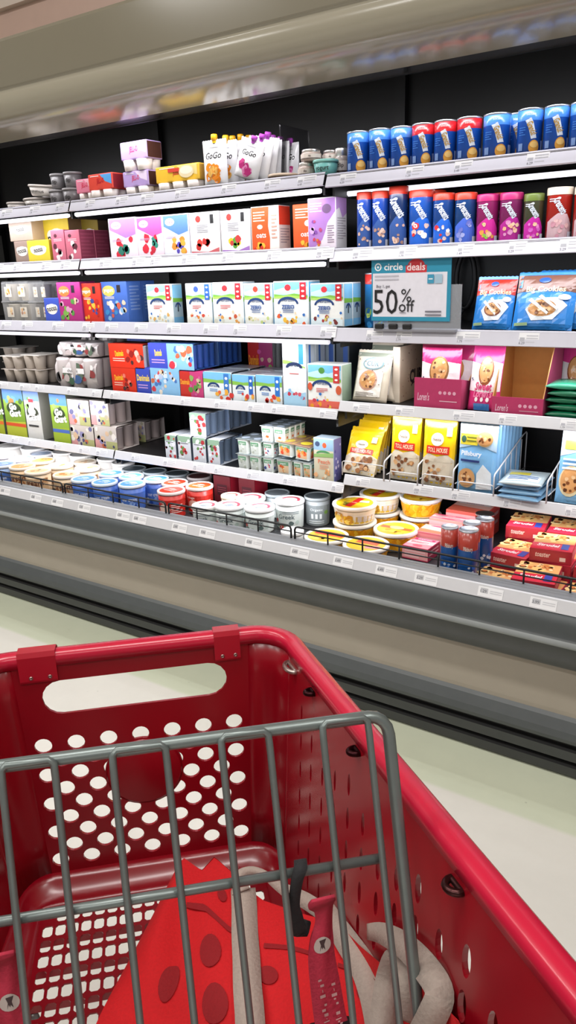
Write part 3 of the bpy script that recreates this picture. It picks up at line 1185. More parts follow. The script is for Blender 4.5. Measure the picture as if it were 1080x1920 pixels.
def bagmesh(W, H, T, col, back, front, kind='film', zig=True):
    Ff, Fk = pillow(W, H, T)
    mb = MB()
    mb.grid(lambda a, b: Ff(a, b, 0), 14, 18, kind + col)
    mb.grid(lambda a, b: Fk(1 - a, b, 0), 14, 18, kind + back)
    # bottom, sides
    mb.grid(lambda a, b: Ff(a, 0, 0).lerp(Fk(a, 0, 0), b), 14, 1, kind + back)
    for u in (0, 1):
        mb.grid(lambda a, b: Ff(u, a, 0).lerp(Fk(u, a, 0), b), 18, 1, kind + back)
    # crimped top seal
    n = 20
    mb.add([V3(((i / n - .5) * W, -.0008, H - .004)) for i in range(n + 1)] + [V3(((i / n - .5) * W, -.0006, H + (.002 if i % 2 else 0) + (.006))) for i in range(n + 1)],
           [(i, i + 1, n + 2 + i, n + 1 + i) for i in range(n)], kind + col)
    art(mb, Ff, W, H, front, kind, sub=10)
    return mb


def pouchbag(label, s, sec, x0, x1, yt, back=.02, T=.05, base=None, col='#ffcc00', bk=None, front=(), name='dough_bag', cat='bag', tilt=.2, rz=0, group=None, W=None, H=None, kind='film', dx=0):
    X, Y, zb, w_, h_ = spot(s, sec, x0, x1, yt, back, base)
    W, H = W or w_, H or h_ / max(.6, math.cos(tilt))
    mb = bagmesh(W, H, T, col, bk or col, front, kind)
    o = solo(mb, name, label, cat, (X + dx, Y + T * .5, zb + .001 + T * .5 * math.sin(abs(tilt)) * .5), rz, group, -tilt)
    return o, zb


def multipack(label, s, sec, x0, x1, yt, back=.02, D_=.13, base=None, col='#2244cc', front=(), side='#ffffff', nx=2, nz=1, name='yogurt_multipack', cat='multipack', group=None, cup='#eef0f2', ny=3, H=None, top=(), foil='#c9ccd4', lip=True, n=1):
    """cardboard sleeve open at its ends, cups showing at the end"""
    X, Y, zb, W, h = spot(s, sec, x0, x1, yt, back, base)
    h = H or h
    t = thing(name, label, cat, (X, Y, zb), 0, group)
    mb = MB()
    r = .010
    # sleeve: rounded front, top and bottom
    prof_ = [(D_, .001), (r, 0), (.003, .003), (0, r), (0, h - r), (.003, h - .003), (r, h), (D_, h)]
    mb.extrude_x(prof_, -W / 2, W / 2, 'paper' + col, True)
    mb.extrude_x([(D_, .001), (D_, h)], -W / 2, W / 2, 'paper' + side)
    art(mb, face_front(-W / 2, W, 0, h, 0), W, h, front, 'gloss')
    art(mb, face_top(-W / 2, W, r, D_ - r, h), W, D_, top, 'gloss')
    mb.build('sleeve', t)
    ch = (h - .006) / nz
    cd = (D_ - .008) / ny
    for iz in range(nz):
        for iy in range(ny):
            rr = min(cd * .48, ch * .6)
            c = MB().lathe([(rr * .72, 0), (rr * .78, .002), (rr * .92, ch - .008), (rr * 1.0, ch - .007), (rr * 1.0, ch - .004), (rr * .95, ch - .0035), (0, ch - .0035)], 'plastic' + cup, 16, c=(W / 2 - rr - .003, .004 + cd * (iy + .5), .003 + iz * ch), keys=['plastic' + cup] * 3 + ['plastic' + cup] + ['foil' + foil] * 2, cap1=False)
            c.build('cup', t)
    if n > 1:
        for k in range(1, n):
            c = copy_tree(t)
            c.location = t.location + V3((0, k * (D_ + .002), 0))
            c['label'] = label.split(' with ')[0].split(' on ')[0] + (', directly behind the front one' if k == 1 else ', third back in its row')
    return t, zb + h


def cups22(label, s, sec, x0, x1, yt, back=.02, base=None, nx=2, ny=2, H=None, cupc='#dfe5e0', lidc='#b8c4c6', front=(), name='cup_pack', cat='multipack', group=None, conn='#c2cfe0', D_=None):
    """joined square cups under one foil sheet"""
    X, Y, zb, W, h = spot(s, sec, x0, x1, yt, back, base)
    h = H or h
    t = thing(name, label, cat, (X, Y, zb), 0, group)
    cw = W / nx
    D_ = D_ or cw * ny
    cd = D_ / ny
    first = None
    for ix in range(nx):
        for iy in range(ny):
            mb = MB()
            a, b = cw * .40, cw * .46
            cx_, cy_ = -W / 2 + cw * (ix + .5), cd * (iy + .5)
            mb.grid(lambda u, v: V3((cx_, cy_, 0)) + (lambda th, q: V3((q * max(-1, min(1, 1.25 * math.cos(th))), q * cd / cw * max(-1, min(1, 1.25 * math.sin(th))), v * (h - .003))))(2 * PI * u, a + (b - a) * v), 20, 1, 'plastic' + cupc)
            mb.add([V3((cx_ + dx * a, cy_ + dy * a * cd / cw, 0)) for dx, dy in ((-1, -1), (-1, 1), (1, 1), (1, -1))], [(0, 1, 2, 3)], 'plastic' + cupc)
            if iy == 0:
                art(mb, lambda u, v, k: V3((cx_ + (u - .5) * 1.7 * (a + (b - a) * v), cy_ - (a + (b - a) * v) * cd / cw - .0006 - k * EPS, v * (h - .003))), cw * .8, h, front, 'gloss')
            if ix == nx - 1:
                art(mb, lambda u, v, k: V3((cx_ + (a + (b - a) * v) + .0006 + k * EPS, cy_ + (u - .5) * 1.7 * (a + (b - a) * v) * cd / cw, v * (h - .003))), cw * .8, h, front, 'gloss')
            mb.build('cup', t)
    lm = MB().box(-W / 2, W / 2, 0, D_, h - .003, h, 'foil' + lidc, .001)
    art(lm, face_top(-W / 2, W, 0, D_, h), W, D_, [('r', .49, 0, .51, 1, conn)] + [('e', (i + .5) / nx, (j + .5) / ny, .3 / nx, .3 / ny, conn) for i in range(nx) for j in range(ny)], 'gloss')
    lm.build('foil_lid', t)
    return t, zb + h


# ------------------------------------------------------------------ print designs
def farm(sky='#8fd0f2', drop='#d22a34', strip='#c9202e', seed=1, low='#ffffff', fruit=('#e0452f', '#f0a030', '#6aa84f'), txt='Horizon', zero=False):
    a = [('r', .02, .02, .98, .98, '#f4f6f4'), ('r', .02, .66, .98, .98, sky), ('p', '#b9e3f6', [(.02, .8), (.3, .86), (.6, .8), (.98, .88), (.98, .7), (.02, .7)]), ('p', '#7cb845', [(.02, .62), (.02, .72), (.3, .69), (.6, .73), (.98, .68), (.98, .62)]),
         ('p', '#a8d060', [(.02, .62), (.02, .66), (.45, .69), (.98, .64), (.98, .62)]), ('e', .42, .86, .09, .07, drop), ('a', .42, .5, .30, .16, .055, '#1d3f78'), ('t', .42, .585, .07, txt, '#1d3f78', .5), ('r', .76, .60, .94, .97, strip),
         ('e', .85, .9, .045, .022, '#ffffff'), ('e', .85, .78, .045, .022, '#ffffff'), ('e', .85, .67, .045, .022, '#ffffff'), ('l', .26, .47, .6, 3, .035, '#c83a3a' if not zero else '#1d4f98')]
    if zero:
        a += [('t', .42, .43, .1, 'ZERO', '#1d4f98', .4), ('l', .27, .36, .58, 2, .035, '#1d4f98')]
    a += [('r', .02, .02, .98, .2, low), ('b', seed, .1, .05, .9, .24, 9, list(fruit), .055), ('b', seed + 5, .1, .05, .95, .35, 4, ['#2a6fc0', '#e7d2b0'], .035)]
    return a


def fancy(base, blob, seed, cols, dark=True, txt=None, tc='#ffffff'):
    a = [('r', .02, .02, .98, .98, base), ('e', .3, .78, .24, .13, blob)]
    if txt:
        a.append(('t', .3, .78, .1, txt, tc, .42))
    if dark:
        a.append(('r', .62, .74, .76, .92, '#1b1018'))
    a += [('b', seed, .12, .1, .88, .58, 16, cols, .085), ('l', .14, .64, .5, 2, .035, '#f3e6ee')]
    return a


def grands(seed=0):
    return [('p', '#dfe8f6', [(.36, .74), (.50, .80), (.56, .70), (.66, .36), (.52, .34), (.44, .6)]), ('t', .53, .57, .15, 'Grands!', '#b8903c', .3, -1.15, .03), ('e', .60, .17, .135, .15, '#e0a040'), ('e', .60, .22, .10, .07, '#f3c878'),
            ('r', .2, .1, .32, .26, '#7f9fd8'), ('r', .78, .05, .90, .3, '#9fb4e4'), ('t', .5, .87, .05, 'biscuits', '#ffffff', .3), ('l', .22, .6, .38, 4, .05, '#3f7fd8')]


CK = ['#c98a52', '#8a5428', '#e0b078', '#5c3418']
def cookie(cu, cv, r, H_W=1.0, c='#c48a50'):
    ry = r * H_W
    return [('e', cu, cv, r, ry, c), ('e', cu - .02 * r, cv + .05 * ry, r * .85, ry * .85, '#d69c62'), ('b', int(cu * 900 + cv * 77), cu - r * .6, cv - ry * .6, cu + r * .6, cv + ry * .6, 9, ['#5a3218', '#7a4522', '#e8c090'], r * .16)]


def dark_tube(seed, panel, ck):
    return [('p', panel, [(.16, 0), (.84, 0), (.84, .3), (.68, .5), (.45, .52), (.16, .36)]), ('t', .5, .66, .16, 'Crescents', '#c9d0dc', .34, -1.0, .03), ('b', seed, .3, .08, .7, .42, 10, ck, .07), ('l', .2, .8, .45, 2, .04, '#d8d8e6'), ('r', .72, .05, .84, .16, '#d8dcec')]


R_ = [(1, 2), (1, 3)]
G = 2     # section index of the middle section, 3 the sign section, 1 the far one
# ================================================================== top shelf
# small dip tubs
def diptub(label, px0, px1, yt, base=None, back=.03, lid='#b9b0aa', h=.045, body='#e9e2dc', s=1, sec=1, nm='dip_tub', txt='hummus', rz=.3):
    X, Y, zb, W, h_ = spot(s, sec, px0, px1, yt, back, base)
    r = W / 2
    t = tub(label, X, Y + r, zb, r, h or h_, body, lid, lid, [('t', .45, .5, .42, txt, '#2a2524', .4), ('l', .3, .22, .6, 1, .1, '#8a8280')], [('e', .5, .5, .36, .36, '#e6e0da'), ('t', .5, .5, .2, txt, '#3a3434', .6)], nm, 'tub', 'white dip tubs', .8, .3, .008)
    return t, zb + (h or h_)


_, zt1 = diptub('white dip tub with dark lid standing first at the far end of the top shelf', 4, 27, 368, h=.034)
_, zt2 = diptub('white dip tub with script under the tilted tub on the top shelf', 30, 70, 362, h=.042)
d3, _ = diptub('small white dip tub tilted on top of another at the far top shelf', 38, 80, 340, base=zt2 + .006, h=.045)
d3.rotation_euler = (0, .10, 0)
_, zt4 = diptub('clear cup standing behind the stacked white dip tubs', 68, 99, 345, back=.175, h=.06, body='#8a8583', lid='#a8a3a0')
diptub('white dip tub stacked on the clear cup behind the tilted tub', 66, 99, 327, base=zt4 + .001, back=.175, h=.045)
for i, (a, b, y, lb) in enumerate(((84, 108, 345, 'smoky clear cup beside the white dip tubs'), (108, 136, 348, 'smoky clear cup between the dip tubs and the pink pudding pack'))):
    _, zz = diptub(lb, a, b, y, back=.05, h=.065, body='#6e6a6b', lid='#8f8b8c', txt='dip')
    diptub('smoky grey cup stacked on the %s smoky cup' % ('first' if i == 0 else 'second'), a + 3, b, y - 22, back=.05, base=zz + .001, h=.06, body='#656264', lid='#838082', txt='dip')


def pudding(label, x0, x1, ys, yb, cols, txt, base=None, sec=2, cup='#e6dcd6', side='#4a2a22', back=.03, n_c=2):
    """sleeve over the upper part of pudding cups that show below it"""
    X, Y, zb, W, h = spot(1, sec, x0, x1, ys, back, base)
    D2 = .085
    t = thing('pudding_pack', label, 'multipack', (X, Y, zb), 0, 'pudding cup packs')
    cs = h * .38
    mb = MB().box(-W / 2, W / 2, 0, D2, cs, h, 'paper' + cols[0], .004)
    art(mb, face_front(-W / 2, W, cs, h - cs, 0), W, h - cs, [('r', .04, .08, .96, .94, cols[0]), ('p', cols[1], [(.5, .94), (.96, .94), (.96, .3), (.7, .5)]), ('t', .5, .52, .42, txt, cols[2], .72, .05, .03, .2), ('l', .1, .88, .45, 1, .1, '#ffffff')], 'gloss')
    art(mb, face_right(W / 2, .004, D2 - .008, cs + .004, h - cs - .008), D2, h, [('r', 0, 0, 1, 1, side)], 'paper')
    mb.build('sleeve', t)
    for ix in range(n_c):
        for iy in range(2):
            w = W / n_c
            MB().lathe([(w * .36, 0), (w * .40, .002), (w * .46, cs * .98)], 'plastic' + cup, 18, c=(-W / 2 + w * (ix + .5), D2 * (.25 + .5 * iy), 0)).build('cup', t)
    return t, zb + h


pudding('pink pudding cup pack beside the smoky cups', 143, 176, 335, 363, ('#f08aa6', '#f6b8c8', '#d83a5a'), 'JELL-O', side='#b03050')
pudding('red gelatin cup pack with blue corner on the top shelf', 166, 212, 325, 355, ('#e24a3a', '#5aa8e8', '#c01828'), 'JELL-O', side='#8c1a24', back=.018)
_, zj = pudding('lower lilac pudding pack beneath another lilac pack', 231, 279, 320, 350, ('#b9a0d8', '#e8d8f0', '#d84a78'), 'JELL-O')
pudding('upper lilac pudding pack stacked on the lower lilac pack', 226, 276, 264, 318, ('#b9a0d8', '#e8d8f0', '#d84a78'), 'JELL-O', base=zj + .001)
tp, _ = pudding('yellow pudding pack with cup picture beside the lilac packs', 292, 374, 309, 350, ('#f2c23a', '#f6dc90', '#c83a28'), 'pudding', n_c=3, side='#c9962a')
fp = MB()
X, Y, zb, W, h = spot(1, 2, 292, 374, 309, .03)
art(fp, face_front(-W / 2, W, h * .38, h * .62, -.0008), W, h * .62, [('e', .72, .55, .17, .38, '#f2e2b8'), ('e', .72, .62, .14, .24, '#fdf4dc'), ('r', .30, .6, .56, .82, '#d8483a')], 'gloss', layer=4)
fp.build('printed_badge', tp)


def spout(label, x0, x1, yt, sec=2, capc='#f2b21a', splash='#f08a1a', tilt=.0, rz=0, back=.03, body='#ecebee', txt='pouch', lean=0, grp='spouted pouches'):
    X, Y, zb, W, h = spot(1, sec, x0, x1, yt, back)
    t = thing('spouted_pouch', label, 'pouch', (X, Y + .02, zb + abs(lean) * W * .5), rz, grp)
    t.rotation_euler = (-tilt, lean, rz)
    hb = h * .86
    mb = bagmesh(W, hb, .04, body, '#c9c8cc', [('t', .5, .70, .15, 'GoGo', '#2b2b2e', .66, .0, .02, .15), ('b', int(x0 * 7), .28, .16, .72, .46, 12, [splash, splash, '#f8c060'] if splash[1] == 'f' else [splash, splash, '#e88ac0'], .13), ('l', .3, .9, .7, 1, .06, '#b4b4ba')])
    mb.build('pouch_body', t)
    cp = MB().lathe([(.008, hb - .004), (.008, hb + .006), (.0115, hb + .006), (.012, h - .004), (.010, h), (0, h)], 'plastic' + capc, 14, cap0=False, cap1=False)
    cp.build('cap', t)
    return t


q = [('front', 375, 420, 250, .02), ('second', 398, 440, 252, .07), ('third', 412, 452, 253, .115), ('fourth', 428, 466, 250, .16), ('fifth', 445, 480, 252, .2)]
for nm, a, b, y, bk in q:
    spout('white spouted pouch with orange cap, %s in its row on the top shelf' % nm, a, b, y, back=bk)
q = [('front leaning', 430, 476, 262, .018, .38), ('second leaning', 446, 494, 258, .05, .32), ('third leaning', 462, 508, 252, .09, .22), ('fourth upright', 484, 520, 254, .13, .08), ('fifth upright', 502, 536, 256, .17, .04), ('last upright', 522, 556, 258, .2, 0)]
for nm, a, b, y, bk, ln in q:
    spout('%s white pouch with purple cap beside the orange capped pouches' % nm, a, b, y, capc='#b048b8', splash='#c0307c', back=bk, lean=ln * .9)
diptub('flat beige tub lying before the purple capped pouches', 490, 540, 321, back=.016, h=.022, sec=2, lid='#e0c8b0', body='#c9a890')
X, Y, zb, W, h = spot(1, 2, 520, 562, 236, .2)
t = thing('acrylic_divider', 'smoky clear acrylic divider standing behind the purple capped pouches', 'divider', (X, Y, zb))
MB().box(-.003, .003, -.05, .14, 0, h, 'tint#3a383c', .001).build('divider_panel', t)
MB().box(-.03, .03, -.05, .14, 0, .004, 'tint#3a383c', .001).build('divider_foot', t)


def jar(label, x0, x1, yt, base=None, back=.03, body='#b8a49a', lid='#e8e4e0', sec=2, band='#4a3a38'):
    X, Y, zb, W, h = spot(1, sec, x0, x1, yt, back, base)
    r = W / 2
    t = thing('dip_jar', label, 'jar', (X, Y + r, zb), 0, 'small jars and tubs beside the biscuit cans')
    mb = MB().lathe([(r * .85, 0), (r * .97, .004), (r, h * .2), (r, h * .62), (r * .9, h * .74), (r * .82, h * .76)], 'gloss' + body, 24)
    art(mb, face_cyl(r + .0003, h * .18, h * .44, .4), PI * r, h * .44, [('r', .1, .08, .9, .92, '#e8dcd2'), ('t', .5, .55, .4, 'dip', band, .5), ('r', .1, .08, .9, .2, band)], 'gloss', sub=8)
    mb.build('jar_body', t)
    MB().lathe([(r * .86, h * .75), (r * .88, h * .76), (r * .88, h * .97), (r * .84, h), (0, h)], 'metal' + lid, 24, cap0=False, cap1=False).build('lid', t)
    return t, zb + h


_, zz = jar('lower pale dip jar beside the purple capped pouches', 552, 580, 304)
jar('upper dip jar with pale lid stacked on the lower pale jar', 556, 590, 279, base=zz + .001, lid='#d9d4d0')
diptub('teal tub with yellow corner before the small jars', 577, 620, 298, back=.016, h=.0, sec=2, lid='#8fcfc4', body='#79c0b8', txt='yogurt')
_, zz = jar('pale jar behind the teal tub', 597, 628, 304, back=.10)
jar('dark capped jar stacked behind the teal tub', 598, 627, 281, base=zz + .001, back=.10, lid='#c8c0be')
jar('pale jar squeezed beside the first blue biscuit can', 622, 645, 277, back=.09, body='#a89a94', sec=3)

ORD = ['first', 'second', 'third', 'fourth', 'fifth', 'sixth', 'seventh', 'eighth', 'ninth', 'tenth', 'eleventh', 'twelfth']
cans = [(643, 682, 246, 0), (684, 723, 241, 0), (725, 764, 237, 0), (765, 805, 231, 1), (807, 847, 225, 1), (849, 894, 219, 1), (898, 948, 212, 0), (963, 1010, 203, 0), (1013, 1060, 197, 0), (1062, 1112, 190, 0)]
nb = nr = 0
for a, b, y, red in cans:
    k = nr if red else nb
    lb = ('red banded blue biscuit can on the top shelf, %s of three together' if red else 'all blue biscuit can on the top shelf, %s of its kind after the small jars') % ORD[k]
    nr, nb = nr + red, nb + (not red)
    c_, _ = can(lb, 1, 3, a, b, y, back=.012, body='#1450b0', band='#d8232e' if red else '#4f94ea', front=grands(), name='biscuit_can', group='biscuit cans on the top shelf', turn=.35)
can('blue biscuit can standing back between the sixth and seventh front cans', 1, 3, 940, 984, 212, back=.085, body='#1450b0', band='#4f94ea', front=grands(), name='biscuit_can', group='biscuit cans on the top shelf', turn=.35)
for i in range(6):
    a, b, y, red = cans[i]
    P = atY((a + b) / 2, y, PLATE[1, 3][0])
    # second row, half seen between the front cans

# ================================================================== second shelf
NO = [('e', .5, .55, .36, .22, '#f4f0ea'), ('e', .28, .62, .16, .12, '#f4f0ea'), ('e', .72, .62, .16, .12, '#f4f0ea'), ('t', .5, .55, .16, 'noosa', '#2c2830', .62, .12, .02)]
kw = dict(name='yogurt_box', cat='carton')
_, zz = carton('lower beige four-pack yogurt box with white flower label at the far end', 2, 1, 28, 56, 452, col='#a38c82', side='#8b7568', front=NO, D_=.06, **kw)
carton('upper beige yogurt box with white flower label at the far end', 2, 1, 17, 60, 414, base=zz + .001, col='#b5a193', side='#bfa78e', front=NO, D_=.09, **kw)
_, zz = carton('small yellow yogurt box before the tall yellow one', 2, 1, 52, 93, 450, back=.012, col='#e8d23c', side='#b09a2a', front=NO, D_=.05, **kw)
carton('tall yellow yogurt box with white flower label', 2, 1, 84, 131, 408, back=.085, col='#e6cc34', side='#8a7050', front=NO, D_=.12, **kw)
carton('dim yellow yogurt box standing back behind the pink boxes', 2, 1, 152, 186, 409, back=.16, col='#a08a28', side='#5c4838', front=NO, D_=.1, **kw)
for i, (a, b) in enumerate(((97, 122), (123, 150))):
    carton(('dusty pink dessert box beside the yellow yogurt boxes', 'dusty pink dessert box beside the white and lilac cartons')[i], 2, 1, a, b, 431, back=.012, col='#cf6f86', side='#8f3a52', top='#b85c76', front=[('b', 3 + i, .2, .1, .9, .6, 6, ['#f2e8ea', '#5a2030'], .16), ('e', .35, .82, .12, .06, '#5a2030'), ('l', .2, .72, .8, 2, .05, '#f0d0d8')], right=[('l', .06, .9, .94, 7, .12, '#a24a62')], D_=.085, n=2 if i else 1, name='dessert_box')
SN = [('white snack carton with purple top and red berries', 205, 257, 408, '#f3e6f2', '#b07ad8', 1), ('pink snack carton with magenta cup picture', 257, 306, 405, '#f7e2ee', '#e85aa8', 2), ('white snack carton with blue top and orange fruit', 306, 355, 401, '#eef0fa', '#5a86dc', 3)]
for lb, a, b, y, c, c2, sd in SN:
    art_ = [('p', c2, [(.03, .97), (.97, .97), (.97, .58), (.6, .5), (.3, .62), (.03, .72)]), ('e', .28, .82, .18, .09, '#fdf6fb'), ('b', sd * 3, .3, .08, .8, .5, 10, (['#d8263e', '#c01a30', '#2a7a6a'], ['#d8263e', '#2a8a78', '#c8203a'], ['#f09030', '#5a4ab8', '#e8b040'])[sd - 1], .11), ('l', .1, .47, .5, 2, .03, '#b8a0c0'), ('t', .3, .82, .06, 'snacks', '#8a4a9a', .3)]
    carton(lb, 2, 2, a, b, y, col=c, side='#cdbfd0', front=art_, D_=.10)
for i, (a, b, y, fr, bl) in enumerate(((356, 412, 397, ['#d83a30', '#c82a28'], '#d86a70'), (414, 469, 393, ['#e8c020', '#58a038', '#c83a3a'], '#b080d0'))):
    carton(('white yogurt carton with red drop and red fruit', 'white yogurt carton with red drop and yellow fruit')[i], 2, 2, a, b, y, col='#f4f2f2', side='#d8d4d6', D_=.10, front=[('r', .03, .5, .97, .97, '#e9e8ea'), ('e', .3, .84, .09, .08, '#d03028'), ('r', .70, .72, .82, .93, '#141214'), ('l', .25, .70, .62, 5, .04, '#8a8890'), ('p', '#ffffff', [(.03, .45), (.3, .38), (.7, .44), (.97, .48), (.97, .04), (.03, .04)]), ('b', 20 + i, .28, .16, .6, .34, 7, fr, .10), ('p', bl, [(.03, .03), (.03, .09), (.6, .06), (.97, .16), (.97, .03)])])
OR = [('p', '#e8561c', [(.02, .98), (.66, .98), (.62, .55), (.68, .3), (.66, .02), (.02, .02)]), ('l', .08, .88, .5, 4, .06, '#f8d8c0'), ('e', .32, .55, .1, .05, '#f4e6dc'), ('t', .36, .36, .10, 'oats', '#ffffff', .4), ('b', 4, .1, .04, .55, .16, 6, ['#f0a020', '#f4c040', '#d83020'], .10), ('l', .74, .8, .94, 7, .08, '#d8a090')]
carton('orange and white carton beside the white yogurt cartons', 2, 2, 471, 523, 386, col='#f6f0ec', side='#e6dcd8', front=OR, right=[('r', 0, .58, 1, 1, '#d8402a'), ('l', .1, .5, .9, 6, .06, '#a8a0a8')], D_=.075, back=.02)
carton('orange carton set back before the tall lilac carton', 2, 2, 549, 590, 382, col='#e65a24', side='#c84a1c', front=[('l', .12, .9, .8, 4, .06, '#f8d8c0'), ('e', .7, .58, .16, .07, '#f4e6dc'), ('t', .6, .34, .1, 'oats', '#ffffff', .6), ('b', 9, .3, .05, .9, .2, 6, ['#f0a020', '#f4c040'], .12)], D_=.07, back=.03)
LI = [('p', '#b884d4', [(.02, .98), (.98, .98), (.98, .72), (.7, .5), (.55, .2), (.2, .02), (.02, .02)]), ('p', '#f1e6f5', [(.4, .02), (.6, .3), (.75, .55), (.98, .62), (.98, .02)]), ('l', .08, .9, .5, 4, .05, '#f3e4fa'), ('e', .68, .78, .16, .09, '#7a5a86'), ('b', 8, .1, .3, .5, .55, 7, ['#8a50b0', '#d8b0e8', '#c04a80'], .08), ('l', .7, .45, .94, 8, .045, '#9a8aa2'), ('b', 12, .15, .06, .6, .2, 5, ['#d04060', '#e08030'], .07)]
carton('tall lilac and white carton at the end of the second section', 2, 2, 577, 630, 370, col='#efe6f4', side='#dcd8dc', front=LI, right=[('p', '#b48ac8', [(0, 1), (1, 1), (1, .7), (.6, .6), (.3, .8), (0, .75)]), ('l', .1, .6, .9, 9, .05, '#a8a0a8')], D_=.075, back=.012)
TB = [('dark blue dough canister, first beside the lilac carton', 664, 690, 361, '#1a3f94', 0), ('dark blue dough canister, second from the lilac carton', 692, 721, 359, '#1a3f94', 0), ('tall dark canister, third from the lilac carton', 723, 756, 350, '#142a54', 0),
      ('blue canister with white and red print, fourth from the lilac carton', 759, 803, 357, '#1a4a9c', 1), ('dark blue canister, fifth from the lilac carton', 805, 843, 363, '#153a78', 1), ('navy canister with blue window, sixth from the lilac carton', 846, 885, 362, '#123668', 2),
      ('magenta canister with orange flower print', 887, 927, 365, '#7a1a50', 3), ('magenta canister with pale pastry print', 930, 972, 362, '#6a1a4c', 4), ('green and magenta canister with pink print', 976, 1013, 364, '#3a3a28', 5), ('red canister with cream cap and pink cookie', 1018, 1066, 352, '#8c1c14', 6), ('cream capped red canister at the edge of the sign section', 1070, 1112, 350, '#8c1c14', 6)]
for lb, a, b, y, c, v in TB:
    pan = ['#3a5a9c', '#2a6ad8', '#4a6ad0', '#d0309a', '#b02a90', '#c02aa0', '#c8a8b0'][v]
    ck = [['#d8b0a0', '#b08878', '#e8c8b8'], ['#e8c8c0', '#d83a3a', '#ffffff'], ['#8a94dc', '#a8b0e8', '#7078c8'], ['#e8a050', '#88c848', '#f0c0a0'], ['#f0c8a8', '#d890c0', '#e8b090'], ['#e880d0', '#d060c0', '#e8c0a0'], ['#d8a8b0', '#e0b8b8', '#c890a0']][v]
    can(lb, 2, 3, a, b, y, back=.012, body=c, band='#d8301e' if v < 3 else c, front=dark_tube(a, pan, ck), name='dough_canister', cat='canister', cap='plastic', capc='#cf3a26' if v < 3 else ('#a82060' if v < 5 else ('#5a6a2a' if v == 5 else '#cfc0ae')), bandh=.12, turn=.35, group='dough canisters on the second shelf', kind='film')
for lb, a, b, y, c in (('dark canister standing behind the fourth front canister', 770, 822, 358, '#16305e'), ('dark red capped canister behind the magenta ones', 915, 950, 363, '#5a1838')):
    can(lb, 2, 3, a, b, y, back=.10, body=c, band='#c02a1a', front=dark_tube(a, '#3a4a8c', ['#b08878']), name='dough_canister', cat='canister', cap='plastic', capc='#c23420', bandh=.12, group='dough canisters on the second shelf', kind='film')

# ================================================================== third shelf
def clam(label, s, sec, x0, x1, yt, back=.02, D_=.10, cups='#b8a890', base=None, n=2, nz=2, H=None, name='clear_snack_pack', tint='clear#d8d8d8'):
    X, Y, zb, W, h = spot(s, sec, x0, x1, yt, back, base)
    h = H or h
    t = thing(name, label, 'snack pack', (X, Y, zb), 0, 'clear snack packs')
    k = .004
    sh = MB()
    pr = [(.004, 0), (0, h * .46), (-.006, h * .48), (-.006, h * .5), (0, h * .52), (.008, h * .97), (.014, h), (D_ - .012, h), (D_, h * .5), (D_ - .004, 0)]
    sh.extrude_x(pr, -W / 2, W / 2, tint, False, close=True)
    sh.build('clear_shell', t)
    for ix in range(n):
        for iz in range(nz):
            cw, ch = W / n, h / nz
            mb = MB().lathe([(cw * .30, 0), (cw * .34, .003), (cw * .40, ch * .8), (cw * .42, ch * .82), (0, ch * .83)], 'plastic' + cups, 14, c=(-W / 2 + cw * (ix + .5), D_ * .45, .003 + iz * ch), cap1=False)
            art(mb, lambda u, v, q: V3((-W / 2 + cw * (ix + .5) + (u - .5) * cw * .5, D_ * .45 - cw * .43 - q * EPS, .003 + iz * ch + ch * (.2 + v * .5))), cw * .5, ch * .5, [('r', 0, 0, 1, 1, '#d8cfc0'), ('b', ix + iz * 5, .2, .2, .8, .8, 5, ['#d89a50', '#e8c888', '#a86a38'], .16)], 'gloss')
            mb.build('snack_cup', t)
    return t


clam('clear snack pack with pale cups at the far end of the third shelf', 3, 1, 4, 54, 527, cups='#c9bfae')
clam('smoky clear snack pack beside the blue pouch pack', 3, 1, 54, 84, 528, cups='#4a4446')
clam('smoky clear pack standing back behind the blue pouch pack', 3, 1, 82, 108, 527, back=.12, cups='#4a4446')
carton('small blue yogurt box with white flower label', 3, 1, 84, 112, 559, back=.012, col='#3d56c0', side='#2c3f92', front=NO, D_=.04, name='yogurt_box')
BX = [('magenta pouch box with orange badge', 109, 153, 529, '#b0287c', '#e8783a', ['#7ab04a', '#d8a0c0', '#5a9a48', '#e8c8a0'], '#8a2062', 1), ('red pouch box with orange burst', 153, 190, 531, '#d8301e', '#f09030', ['#f0a028', '#f4c848', '#3a4a9a', '#c02018'], '#a02418', 1), ('blue pouch box with busy print', 191, 240, 528, '#3f66b8', '#d8b858', ['#88b8e0', '#d8c8b0', '#c85a4a', '#e8e0e8', '#3a8ac8'], '#4f7ad0', 2)]
for i, (lb, a, b, y, c, bl, cs, sd, n) in enumerate(BX):
    carton(lb, 3, 1 if i < 2 else 2, a, b, y, col=c, side=sd, front=fancy(c, bl, i + 3, cs, txt='yogurt'), right=[('l', .15, .9, .85, 8, .08, '#8ea8e0' if i == 2 else '#d87a8a')], D_=.09 if i < 2 else .085, n=n, name='pouch_box', back=.014 + .01 * i)
FM = [('light blue milk box with red badge, first after the blue pouch box', 276, 324, 533, '#8fd0f2', '#d22a34', '#c9202e', 0, .02), ('white milk box with blue badge, second after the blue pouch box', 349, 397, 531, '#cfe6f2', '#3a5ac0', '#2a62c0', 0, .02), ('white milk box with red badge, third after the blue pouch box', 399, 456, 529, '#dcebf2', '#d22a34', '#c9202e', 0, .02),
      ('light blue milk box with navy writing, fourth after the blue pouch box', 458, 511, 531, '#9fd4f0', '#d8402a', '#c9202e', 1, .024), ('tall light blue milk box with peach, fifth after the blue pouch box', 513, 579, 527, '#74c4ee', '#d22a34', '#c9202e', 1, .012), ('light blue milk box with cherries, sixth after the blue pouch box', 582, 645, 531, '#84c8ee', '#d22a34', '#c9202e', 1, .014)]
